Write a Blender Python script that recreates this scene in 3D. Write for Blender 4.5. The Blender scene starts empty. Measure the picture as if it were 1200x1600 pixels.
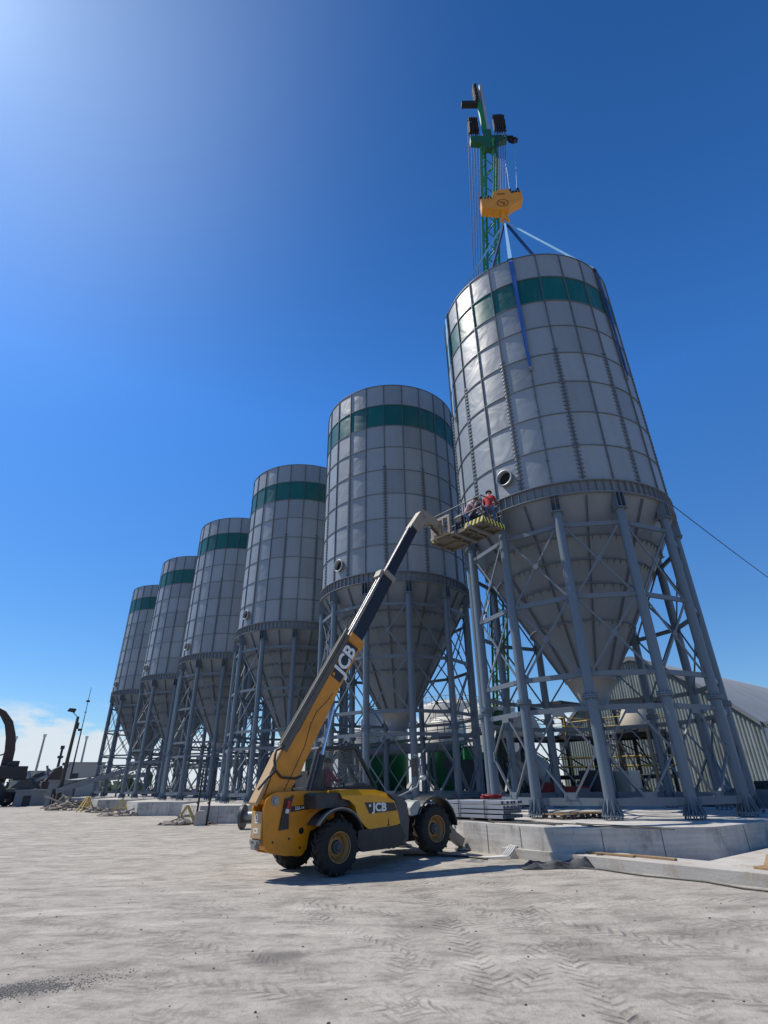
import bpy, math, random
from mathutils import Vector as V, Matrix as M, Quaternion
random.seed(7)
PI = math.pi; sin = math.sin; cos = math.cos; R = math.radians
sc = bpy.context.scene; col = sc.collection

# ------------------------------------------------------------------ helpers
class MB:
    def __init__(s): s.v=[]; s.f=[]; s.m=[]; s.s=[]
    def add(s, vs, fs, mi=0, sm=False):
        n=len(s.v); s.v+= [tuple(p) for p in vs]
        for f in fs: s.f.append([i+n for i in f]); s.m.append(mi); s.s.append(sm)
        return s
    def box(s, c, d, mat=None, mi=0):
        x,y,z=[q/2 for q in d]; c=V(c)
        vs=[V((a,b,e)) for a in(-x,x) for b in(-y,y) for e in(-z,z)]
        vs=[c+((mat@q) if mat else q) for q in vs]
        return s.add(vs,[(0,1,3,2),(4,6,7,5),(0,4,5,1),(2,3,7,6),(0,2,6,4),(1,5,7,3)],mi)
    def beam(s, p0, p1, w, h, up=(0,0,1), mi=0):
        p0=V(p0); p1=V(p1); d=(p1-p0).normalized(); up=V(up)
        sd=d.cross(up)
        if sd.length<1e-4: sd=d.cross(V((1,0,0)))
        sd.normalize(); u=sd.cross(d)
        vs=[p+sd*(a*w/2)+u*(b*h/2) for p in(p0,p1) for a,b in((-1,-1),(1,-1),(1,1),(-1,1))]
        return s.add(vs,[(3,2,1,0),(4,5,6,7),(0,1,5,4),(1,2,6,5),(2,3,7,6),(3,0,4,7)],mi)
    def tube(s, p0, p1, r0, r1=None, n=12, caps=True, mi=0, sm=True):
        r1=r0 if r1 is None else r1
        p0=V(p0); p1=V(p1); d=(p1-p0).normalized()
        a=d.orthogonal().normalized(); b=d.cross(a)
        vs=[p+(a*cos(2*PI*i/n)+b*sin(2*PI*i/n))*r for p,r in((p0,r0),(p1,r1)) for i in range(n)]
        s.add(vs,[(i,(i+1)%n,n+(i+1)%n,n+i) for i in range(n)],mi,sm)
        if caps: s.add(vs,[tuple(range(n-1,-1,-1)),tuple(range(n,2*n))],mi)
        return s
    def path(s, pts, r, n=8, mi=0, closed=False):
        pts=[V(p) for p in pts]; k=len(pts); vs=[]; a=None
        for i,p in enumerate(pts):
            d=(pts[min(i+1,k-1)]-pts[max(i-1,0)]).normalized()
            if a is None: a=d.orthogonal().normalized()
            a=(a-d*a.dot(d)).normalized(); b=d.cross(a)
            rr=r[i] if isinstance(r,(list,tuple)) else r
            vs+=[p+(a*cos(2*PI*j/n)+b*sin(2*PI*j/n))*rr for j in range(n)]
        fs=[(i*n+j,i*n+(j+1)%n,(i+1)*n+(j+1)%n,(i+1)*n+j) for i in range(k-1) for j in range(n)]
        s.add(vs,fs,mi,True)
        return s.add(vs,[tuple(range(n-1,-1,-1)),tuple(range((k-1)*n,k*n))],mi)
    def lathe(s, prof, n=24, mat=None, mi=0, sm=True, closed=False):
        mat=mat or M.Identity(4); vs=[]
        for r,z in prof: vs+=[mat@V((r*cos(2*PI*i/n),r*sin(2*PI*i/n),z)) for i in range(n)]
        k=len(prof); fs=[]
        for j in range(k if closed else k-1):
            j2=(j+1)%k
            fs+=[(j*n+i,j*n+(i+1)%n,j2*n+(i+1)%n,j2*n+i) for i in range(n)]
        return s.add(vs,fs,mi,sm)
    def prism(s, poly, fn, h0, h1, mi=0, sm=False):
        # poly: 2d points, fn(a,b,h)->3d
        n=len(poly)
        vs=[fn(a,b,h) for h in(h0,h1) for a,b in poly]
        s.add(vs,[tuple(range(n-1,-1,-1)),tuple(range(n,2*n))],mi)
        return s.add(vs,[(i,(i+1)%n,n+(i+1)%n,n+i) for i in range(n)],mi,sm)
    def ball(s, c, r, n=10, k=6, sc_=(1,1,1), mi=0):
        c=V(c); vs=[c+V((0,0,-r*sc_[2]))]
        for j in range(1,k):
            t=-PI/2+PI*j/k
            vs+=[c+V((r*cos(t)*cos(2*PI*i/n)*sc_[0],r*cos(t)*sin(2*PI*i/n)*sc_[1],r*sin(t)*sc_[2])) for i in range(n)]
        vs.append(c+V((0,0,r*sc_[2]))); L=len(vs)-1
        fs=[(0,1+(i+1)%n,1+i) for i in range(n)]
        for j in range(k-2): fs+=[(1+j*n+i,1+j*n+(i+1)%n,1+(j+1)*n+(i+1)%n,1+(j+1)*n+i) for i in range(n)]
        fs+=[(L,1+(k-2)*n+i,1+(k-2)*n+(i+1)%n) for i in range(n)]
        return s.add(vs,fs,mi,True)
    def mesh(s, name, mats):
        me=bpy.data.meshes.new(name); me.from_pydata(s.v,[],s.f)
        for m in (mats if isinstance(mats,(list,tuple)) else [mats]): me.materials.append(m)
        me.polygons.foreach_set('material_index',s.m); me.polygons.foreach_set('use_smooth',s.s)
        me.update(); return me
    def build(s, name, mats, parent=None, loc=(0,0,0), rz=0, bev=0, seg=2):
        o=bpy.data.objects.new(name,s.mesh(name,mats)); col.objects.link(o)
        o.location=loc; o.rotation_euler.z=rz
        if parent: o.parent=parent
        if bev:
            b=o.modifiers.new('Bevel','BEVEL'); b.width=bev; b.segments=seg; b.limit_method='ANGLE'; b.angle_limit=R(35)
        return o
def tag(o, label=None, cat=None, group=None, kind=None):
    if label: o['label']=label
    if cat: o['category']=cat
    if group: o['group']=group
    if kind: o['kind']=kind
    return o
def empty(name, loc, rz=0, label=None, cat=None, group=None):
    o=bpy.data.objects.new(name,None); col.objects.link(o); o.location=loc; o.rotation_euler.z=rz
    return tag(o,label,cat,group)
def copy_tree(o, parent=None):
    c=o.copy(); col.objects.link(c)
    if parent: c.parent=parent
    for ch in list(o.children): copy_tree(ch,c)
    return c
def inst(src, parent, rz):
    c=src.copy(); col.objects.link(c); c.parent=parent; c.rotation_euler.z=rz
    for ch in list(src.children):
        d=ch.copy(); col.objects.link(d); d.parent=c
    return c

# ------------------------------------------------------------------ materials
class NT:
    def __init__(s,name):
        s.m=bpy.data.materials.new(name); s.m.use_nodes=True; s.t=s.m.node_tree; s.n=s.t.nodes; s.l=s.t.links
        s.b=s.n['Principled BSDF']
    def node(s,ty,**k):
        n=s.n.new(ty)
        for a,b in k.items():
            if a.startswith('i_'): n.inputs[a[2:].replace('_',' ')].default_value=b
            else: setattr(n,a,b)
        return n
    def math(s,op,a,b=None,c=None):
        n=s.n.new('ShaderNodeMath'); n.operation=op
        for i,q in enumerate((a,b,c)):
            if q is None: continue
            if hasattr(q,'links'): s.l.new(q,n.inputs[i])
            else: n.inputs[i].default_value=q
        return n.outputs[0]
    def mix(s,f,a,b):
        n=s.n.new('ShaderNodeMix'); n.data_type='RGBA'
        for i,q in((0,f),(6,a),(7,b)):
            if hasattr(q,'links'): s.l.new(q,n.inputs[i])
            elif i==0: n.inputs[i].default_value=q
            else: n.inputs[i].default_value=(*q,1) if len(q)==3 else q
        return n.outputs[2]
    def noise(s,vec,scale,det=4,rough=.55,dist=0):
        n=s.node('ShaderNodeTexNoise'); s.l.new(vec,n.inputs['Vector']); n.inputs['Scale'].default_value=scale
        n.inputs['Detail'].default_value=det; n.inputs['Roughness'].default_value=rough; n.inputs['Distortion'].default_value=dist
        return n.outputs['Fac']
    def ramp(s,f,a,b,lo=0.,hi=1.):
        n=s.n.new('ShaderNodeMapRange'); s.l.new(f,n.inputs[0]); n.inputs[1].default_value=a; n.inputs[2].default_value=b
        n.inputs[3].default_value=lo; n.inputs[4].default_value=hi; n.clamp=True
        return n.outputs[0]
    def mapv(s,vec,scale=(1,1,1),loc=(0,0,0),rot=(0,0,0)):
        n=s.n.new('ShaderNodeMapping'); s.l.new(vec,n.inputs[0]); n.inputs['Scale'].default_value=scale
        n.inputs['Location'].default_value=loc; n.inputs['Rotation'].default_value=rot
        return n.outputs[0]
    def pos(s): return s.n.new('ShaderNodeNewGeometry').outputs['Position']
    def obj(s): return s.n.new('ShaderNodeTexCoord').outputs['Object']
    def rnd(s): return s.n.new('ShaderNodeObjectInfo').outputs['Random']
    def bump(s,h,strength,dist=.02,prev=None):
        n=s.n.new('ShaderNodeBump'); n.inputs['Strength'].default_value=strength; n.inputs['Distance'].default_value=dist
        s.l.new(h,n.inputs['Height'])
        if prev: s.l.new(prev,n.inputs['Normal'])
        return n.outputs[0]
    def out(s,color=None,rough=None,normal=None,metal=None,spec=None):
        for nm,q in(('Base Color',color),('Roughness',rough),('Normal',normal),('Metallic',metal),('Specular IOR Level',spec)):
            if q is None: continue
            if hasattr(q,'links'): s.l.new(q,s.b.inputs[nm])
            else: s.b.inputs[nm].default_value=(*q,1) if isinstance(q,tuple) else q
        return s.m
def paint(name, c, rough=.5, dirt=.35, dirtc=(.22,.2,.17), scale=1.5, metal=0, bump=.08, streak=False, spec=.5):
    t=NT(name); p=t.obj()
    n1=t.noise(t.mapv(p,(1,1,.25) if streak else (1,1,1)),scale,5,.6)
    n2=t.noise(p,scale*9,4,.6)
    f=t.math('MULTIPLY',t.ramp(t.math('ADD',t.math('MULTIPLY',n1,.7),t.math('MULTIPLY',n2,.3)),.45,.72),dirt)
    c2=tuple(q*.82 for q in c)
    base=t.mix(n1,c,c2)
    return t.out(t.mix(f,base,dirtc),t.math('ADD',t.math('MULTIPLY',f,.35),rough),t.bump(n2,bump,.01) if bump else None,metal,spec)
def plain(name,c,rough=.6,metal=0): return NT(name).out(c,rough,None,metal)

# silo skin: pale painted sheet with shallow buckles
def silo_skin(name,c,c2,rough):
    t=NT(name); p=t.obj()
    sx=t.node('ShaderNodeSeparateXYZ'); t.l.new(p,sx.inputs[0])
    an=t.math('FLOOR',t.math('DIVIDE',t.math('ARCTAN2',sx.outputs[1],sx.outputs[0]),R(15)))
    rw=t.math('FLOOR',t.math('DIVIDE',t.math('SUBTRACT',sx.outputs[2],12.60-.94),(26.14-12.60)/8))
    cx=t.node('ShaderNodeCombineXYZ'); t.l.new(an,cx.inputs[0]); t.l.new(rw,cx.inputs[1]); t.l.new(t.math('MULTIPLY',t.rnd(),50.),cx.inputs[2])
    wn_=t.node('ShaderNodeTexWhiteNoise'); t.l.new(cx.outputs[0],wn_.inputs['Vector'])
    va=t.node('ShaderNodeVectorMath',operation='MULTIPLY_ADD'); t.l.new(wn_.outputs['Color'],va.inputs[0]); va.inputs[1].default_value=(20,20,20); t.l.new(p,va.inputs[2])
    buck=t.noise(va.outputs[0],.8,2,.5,.8); fine=t.noise(p,9,4,.6)
    st=t.noise(t.mapv(p,(2.2,2.2,.12)),1.6,4,.6)
    r=t.rnd()
    base=t.mix(st,c,c2)
    dirt=t.math('MULTIPLY',t.ramp(t.noise(t.mapv(p,(1.2,1.2,.3)),1.1,5,.65),.52,.75),.3)
    base=t.mix(dirt,base,(.20,.195,.175))
    hs=t.node('ShaderNodeHueSaturation'); t.l.new(base,hs.inputs['Color']); t.l.new(t.ramp(wn_.outputs['Value'],0,1,.86,1.12),hs.inputs['Value']); base=hs.outputs[0]
    n=t.bump(buck,.75,.07); n=t.bump(fine,.05,.01,n)
    return t.out(base,t.math('ADD',t.math('MULTIPLY',fine,.15),rough),n,0,.5)
SKIN=silo_skin('silo_sheet_paint',(.245,.275,.30),(.205,.232,.254),.36)
GREEN=silo_skin('silo_green_band',(.004,.095,.078),(.003,.075,.064),.30)
RIB=paint('silo_rib_paint',(.12,.145,.17),.5,.25,(.16,.14,.12),2)
BEAM=paint('silo_ring_beam_paint',(.175,.20,.225),.5,.3,(.15,.14,.12),2)
CONE=paint('silo_cone_paint',(.165,.195,.225),.5,.5,(.125,.125,.12),.55,bump=.06,streak=True)
SPOUT=paint('silo_spout_paint',(.24,.25,.25),.5,.3,(.28,.25,.21),1.2)
LEG=paint('silo_leg_paint',(.115,.155,.195),.42,.25,(.20,.195,.18),1.3,bump=.04)
BRACE=paint('silo_brace_paint',(.125,.155,.185),.48,.3,(.18,.175,.16),2)
DARK=plain('dark_interior',(.008,.008,.009),.9)
BOLT=paint('bolt_steel',(.35,.35,.36),.35,.3,metal=.7)

def concrete(name,c,c2,stain=(.2,.17,.12),board=True):
    t=NT(name); p=t.pos()
    n1=t.noise(p,.9,6,.65); n2=t.noise(p,14,5,.7); n3=t.noise(t.mapv(p,(.5,.5,9)),1.2,4,.6)
    v=t.math('ADD',t.math('MULTIPLY',n1,.6),t.math('MULTIPLY',n3,.4 if board else .1))
    base=t.mix(t.ramp(v,.32,.62),c2,c)
    f=t.ramp(t.noise(t.mapv(p,(1,1,.5)),2.2,5,.7),.52,.68,0,.7)
    base=t.mix(f,base,stain)
    spots=t.ramp(t.noise(p,26,2,.5),.62,.7,0,.35); base=t.mix(spots,base,tuple(q*.5 for q in c2))
    n=t.bump(t.math('ADD',n2,t.math('MULTIPLY',n3,.8)),.35,.02)
    return t.out(base,.9,n)
CONC=concrete('plinth_concrete',(.54,.515,.47),(.29,.275,.25),(.19,.17,.145))
CONC2=concrete('step_concrete',(.58,.55,.49),(.40,.375,.335),(.32,.24,.14),False)
TIMB=paint('raw_timber',(.30,.19,.09),.75,.4,(.2,.13,.07),6,bump=.3)
TIMBD=paint('dark_timber',(.075,.065,.055),.85,.3,(.12,.1,.08),6,bump=.3)

# telehandler paints
YEL=paint('yellow_machine_paint',(.70,.26,.004),.36,.36,(.13,.075,.02),1.7,bump=.05)
YELH=paint('hood_yellow_paint',(.76,.34,.006),.28,.2,(.2,.13,.05),2.2,bump=.03)
BLK=paint('black_plastic',(.018,.019,.02),.45,.55,(.09,.085,.08),2.5,bump=.1)
GRYP=paint('grey_plastic',(.06,.064,.068),.45,.4,(.16,.15,.14),2.5)
NAVY=paint('boom_dark_steel',(.006,.007,.014),.42,.2,(.03,.028,.026),2,bump=.04)
BEIGE=paint('worn_beige_steel',(.30,.26,.205),.5,.6,(.22,.15,.09),2.5,bump=.1)
DECKM=paint('shade_darkened_deck_steel',(.16,.145,.12),.6,.6,(.08,.07,.055),3,bump=.1)  # beige steel darkened: underside shade put into the colour, plus dirt mottling
TRAY=paint('dusty_hose_tray',(.10,.095,.08),.6,.5,(.2,.17,.12),3,bump=.1)
TAN=paint('worn_tan_paint',(.46,.30,.13),.5,.5,(.25,.16,.08),2.5,bump=.1)
CHROME=plain('chrome_rod',(.55,.62,.72),.18,.9)
STEEL=paint('scuffed_steel',(.30,.30,.29),.38,.5,(.12,.1,.08),4,metal=.55,bump=.12)
TYRE=paint('dusty_tyre_rubber',(.014,.014,.015),.82,.5,(.075,.07,.06),2.2,bump=.3)
RIM=paint('dusty_rim_paint',(.36,.19,.05),.5,.6,(.22,.19,.14),4)
HUB=paint('hub_dark',(.05,.06,.075),.5,.4,(.15,.14,.12),5)
WHITE=plain('white_lettering',(.75,.74,.70),.5)
DECAL=plain('black_decal',(.012,.012,.013),.35)
REDL=plain('red_lens',(.35,.02,.015),.25)
CLEARL=plain('pale_lens',(.6,.6,.57),.2)
t=NT('cab_glass'); t.b.inputs['Base Color'].default_value=(.10,.14,.15,1); t.b.inputs['Roughness'].default_value=.03
t.b.inputs['Alpha'].default_value=.19; t.b.inputs['Specular IOR Level'].default_value=.4
GLASS=t.m
SKINC=plain('skin',(.42,.24,.16),.6)
HAIR=plain('dark_hair',(.012,.01,.009),.7)
def cloth(n,c):
    t=NT(n); p=t.obj(); a=t.noise(p,9,4,.6); return t.out(t.mix(a,c,tuple(q*.6 for q in c)),.85,t.bump(a,.5,.03))
JEAN=cloth('blue_denim',(.06,.14,.30)); JEAND=cloth('dark_denim',(.02,.03,.055)); REDJ=cloth('red_jacket_cloth',(.48,.018,.02))
PINK=cloth('pale_pink_cloth',(.62,.42,.42)); PURP=cloth('plum_cloth',(.085,.03,.055)); MAR=cloth('maroon_cloth',(.34,.02,.07)); BOOT=plain('boot_leather',(.02,.016,.012),.7)
HELM=plain('white_helmet',(.7,.7,.68),.35); BEANIE=cloth('dark_knit_cap',(.02,.02,.024))
BLUE=cloth('blue_webbing',(.02,.12,.42)); BLUEP=cloth('pale_blue_webbing',(.22,.50,.80)); BLUED=cloth('dark_blue_webbing',(.015,.075,.24))
CGRN=paint('crane_green_paint',(.012,.20,.055),.45,.3,(.03,.06,.03),1.2)
CGRND=paint('crane_dark_green_paint',(.012,.10,.035),.5,.4,(.03,.04,.03),1.2)
CORG=paint('hook_block_orange',(.72,.30,.02),.45,.35,(.3,.13,.02),1.5)
CBLK=paint('crane_black_steel',(.010,.010,.012),.85,.3,(.04,.04,.04),2)
CGREY=paint('crane_grey_steel',(.33,.34,.33),.45,.4,(.15,.14,.12),2)
ROPE=plain('steel_wire_rope',(.055,.06,.075),.5,.4)
ROPEL=plain('bright_wire_rope',(.35,.4,.48),.45,.4)
BOOMR=paint('handler_brown_paint',(.055,.035,.03),.6,.5,(.05,.04,.035),.6)
MACH=paint('dark_machine_paint',(.025,.03,.035),.6,.4,(.07,.065,.055),1)
TANKW=paint('white_tank_paint',(.66,.65,.60),.5,.45,(.45,.41,.33),.35,streak=True)
TANKG=paint('green_tank_paint',(.006,.16,.055),.45,.3,(.01,.07,.03),.5)
YRAIL=paint('yellow_rail_paint',(.60,.42,.06),.5,.4,(.3,.2,.06),3)
BARR=paint('trestle_yellow_paint',(.62,.44,.12),.6,.5,(.35,.26,.14),3)
REDM=paint('red_machine_paint',(.33,.02,.02),.5,.4,(.1,.02,.02),2)
HOPB=paint('beige_hopper_paint',(.55,.50,.41),.55,.5,(.3,.25,.18),1)
t=NT('black_tarp'); p=t.obj(); a=t.noise(p,3,5,.6,.6); TARP=t.out(t.mix(t.ramp(a,.4,.7),(.02,.021,.024),(.12,.12,.12)),.38,t.bump(a,.8,.06))
FOLIAGE=NT('foliage'); p=FOLIAGE.pos(); FOLIAGE=FOLIAGE.out(FOLIAGE.mix(FOLIAGE.noise(p,.9,4),(.03,.06,.02),(.09,.13,.05)),.9)
t=NT('chevron_board'); p=t.mapv(t.obj(),(1,1,1)); w=t.node('ShaderNodeSeparateXYZ'); t.l.new(p,w.inputs[0])
s_=t.math('ADD',t.math('ADD',w.outputs[0],w.outputs[1]),t.math('MULTIPLY',w.outputs[2],.45))
f=t.math('GREATER_THAN',t.math('FRACT',t.math('MULTIPLY',s_,5.)),.5)
CHEV=t.out(t.mix(f,(.012,.012,.012),(.72,.62,.13)),.55)

# ground: dusty concrete yard with tyre tracks
def ground_mat():
    t=NT('dusty_yard_concrete'); p=t.pos(); sx=t.node('ShaderNodeSeparateXYZ'); t.l.new(p,sx.inputs[0])
    big=t.noise(p,.16,5,.6,.3); mid=t.noise(t.mapv(p,(.5,1.3,1),rot=(0,0,R(12))),.9,6,.65,.4); fine=t.noise(p,7,6,.7); grit=t.noise(p,60,3,.6)
    def streak(rot,sc_,sx_,sy_): return t.noise(t.mapv(p,(sx_,sy_,1),rot=(0,0,R(rot))),sc_,5,.68,.35)
    s1=streak(10,1.5,.6,1.5); s2=streak(-38,2.2,.55,1.5); s3=streak(72,3.2,.7,1.3)
    sm=t.math('ADD',t.math('MULTIPLY',s1,.45),t.math('ADD',t.math('MULTIPLY',s2,.3),t.math('MULTIPLY',s3,.25)))
    base=t.mix(t.ramp(big,.32,.66),(.275,.25,.215),(.385,.352,.304))
    base=t.mix(t.ramp(sm,.44,.60,0,.65),base,(.47,.433,.378))
    base=t.mix(t.ramp(sm,.49,.37,0,.75),base,(.165,.151,.132))
    base=t.mix(t.ramp(t.math('ADD',mid,t.math('MULTIPLY',fine,.35)),.72,.90,0,.75),base,(.60,.56,.49))
    base=t.mix(t.ramp(fine,.50,.70,0,.55),base,(.19,.178,.162))
    base=t.mix(t.ramp(t.noise(p,.75,6,.72,.8),.50,.66,0,.55),base,(.20,.182,.158))
    base=t.mix(t.ramp(grit,.60,.72,0,.35),base,(.15,.142,.13))
    tot=None
    wob=t.math('MULTIPLY',t.math('SUBTRACT',t.noise(p,.8,3),.5),.5)
    pal=t.noise(p,1.1,4,.6)
    # (point, heading deg, half width, length, strength, pitch)
    tracks=[(-.3,9.6,-58,.24,2.4,.75,.19),(1.05,9.2,-86,.26,6,.95,.2),(2.27,8.2,-91,.25,5.5,.95,.2),(-3.2,12.0,20,.23,7,.5,.2),
            (.8,13.4,16,.22,3.2,.8,.17),(4.2,10.4,-26,.23,3.6,.65,.2),(-1.3,8.3,-38,.25,3.2,.6,.2),(-8,16.5,-42,.3,10,.35,.22),
            (3.3,8.6,-100,.22,4,.45,.2),(-2.6,7.6,-72,.24,3.2,.6,.2),(.2,11.2,-30,.25,2.6,.75,.19),(-5,9.5,8,.25,5,.35,.2),(1.7,11,-62,.24,3,.7,.2),(3.6,7.2,-60,.25,3,.7,.21),(-.4,7.2,-20,.25,2.4,.6,.2),(4.6,8.6,-80,.24,2.6,.5,.2),(-3.4,9.6,-30,.24,3.4,.45,.2),(1.4,7.4,-112,.25,3,.7,.21),(2.9,10.2,-50,.24,2.5,.8,.2),(.2,8.6,-95,.24,2.6,.6,.2),(3.2,9.4,10,.24,2.4,.6,.19),(1.9,12.3,-20,.23,2.6,.6,.18),(-1.2,11.4,-15,.23,3,.6,.19),(4.9,11.6,-15,.23,2.6,.5,.19),(-2.2,6.9,-55,.25,2.2,.55,.2)]
    for x,y,h,hw,ln,st,pt in tracks:
        h=R(h); ch,sh=cos(h),sin(h)
        dx=t.math('SUBTRACT',sx.outputs[0],x); dy=t.math('SUBTRACT',sx.outputs[1],y)
        s=t.math('ADD',t.math('MULTIPLY',dx,ch),t.math('MULTIPLY',dy,sh))
        q=t.math('ADD',t.math('SUBTRACT',t.math('MULTIPLY',dy,ch),t.math('MULTIPLY',dx,sh)),wob)
        aq=t.math('ABSOLUTE',q)
        m=t.math('MULTIPLY',t.ramp(aq,hw*.7,hw*1.05,1,0),t.ramp(t.math('ABSOLUTE',s),ln*.6,ln*1.6,1,0))
        side=t.math('ADD',t.math('MULTIPLY',t.math('SIGN',q),.25),t.math('MULTIPLY',t.math('SUBTRACT',fine,.5),.5))
        w=t.math('FRACT',t.math('ADD',t.math('DIVIDE',t.math('ADD',s,t.math('MULTIPLY',aq,.95)),pt),side))
        bar=t.math('MULTIPLY',t.ramp(w,.02,.20),t.ramp(w,.34,.55,1,0))
        pm=t.ramp(pal,.36,.66)
        k=t.math('MULTIPLY',t.math('MULTIPLY',t.math('MULTIPLY',bar,m),pm),st)
        tot=k if tot is None else t.math('MAXIMUM',tot,k)
    base=t.mix(t.math('MULTIPLY',tot,t.ramp(fine,.25,.6,.5,.95)),base,(.095,.088,.08))
    # oil stains
    for x,y,r_,st in((-1.55,8.8,.5,.8),(-1.3,8.95,.3,.6),(3.1,10.2,.45,.35),(-6.4,13.5,.9,.3),(.6,10.3,.6,.4),(-4.25,7.75,.55,.5),(-3.8,8.35,.45,.4),(2.6,8.9,.7,.35),(4.4,9.6,.5,.4)):
        d=t.node('ShaderNodeVectorMath',operation='DISTANCE'); t.l.new(p,d.inputs[0]); d.inputs[1].default_value=(x,y,0)
        dd=t.math('ADD',d.outputs['Value'],t.math('MULTIPLY',t.math('SUBTRACT',t.noise(p,3.5,5,.7),.5),r_*1.6))
        base=t.mix(t.ramp(dd,r_*.25,r_,st,0),base,(.14,.13,.12))
    h=t.math('SUBTRACT',t.math('ADD',t.math('MULTIPLY',fine,.6),t.math('ADD',t.math('MULTIPLY',mid,.8),t.math('ADD',t.math('MULTIPLY',grit,.15),t.math('MULTIPLY',sm,.5)))),t.math('MULTIPLY',tot,.4))
    n=t.bump(h,.8,.07)
    return t.out(base,.92,n,0,.25)
GROUND=ground_mat()

# ------------------------------------------------------------------ site frame
C0=V((8.479,22.68,0)); U=V((-.6241,.7814,0)); N=V((-.7814,-.6241,0)); SP=12.62; ROWZ=math.atan2(U.y,U.x)
def row(u,n,z=0): return C0+U*u+N*n+V((0,0,z))
def sst(a,b,x):
    q=max(0,min(1,(x-a)/(b-a))); return q*q*(3-2*q)
def gz(x,y):
    d=V((x,y,0))-C0; n=d.dot(N); u=d.dot(U)
    return .16*sst(12.6,8.2,n)*sst(15,7,u) if n<12.6 else 0.
# ground sheet
ax=[-1500,-900,-500,-300,-180,-110,-70,-50]+[-36+i*1.0 for i in range(0,66)]+[34,40,50,70,110,180,300,500,900,1500]
ay=[-1500,-800,-300,-100,-40,-15,-5]+[i*1.0 for i in range(0,56)]+[58,62,68,76,90,110,150,220,350,600,1000,1800]
mb=MB(); vs=[(x,y,gz(x,y)) for y in ay for x in ax]; w=len(ax)
mb.add(vs,[(j*w+i,j*w+i+1,(j+1)*w+i+1,(j+1)*w+i) for j in range(len(ay)-1) for i in range(w-1)],0,True)
tag(mb.build('ground',GROUND),'pale dusty concrete yard with tyre tracks','ground',kind='structure')

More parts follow.
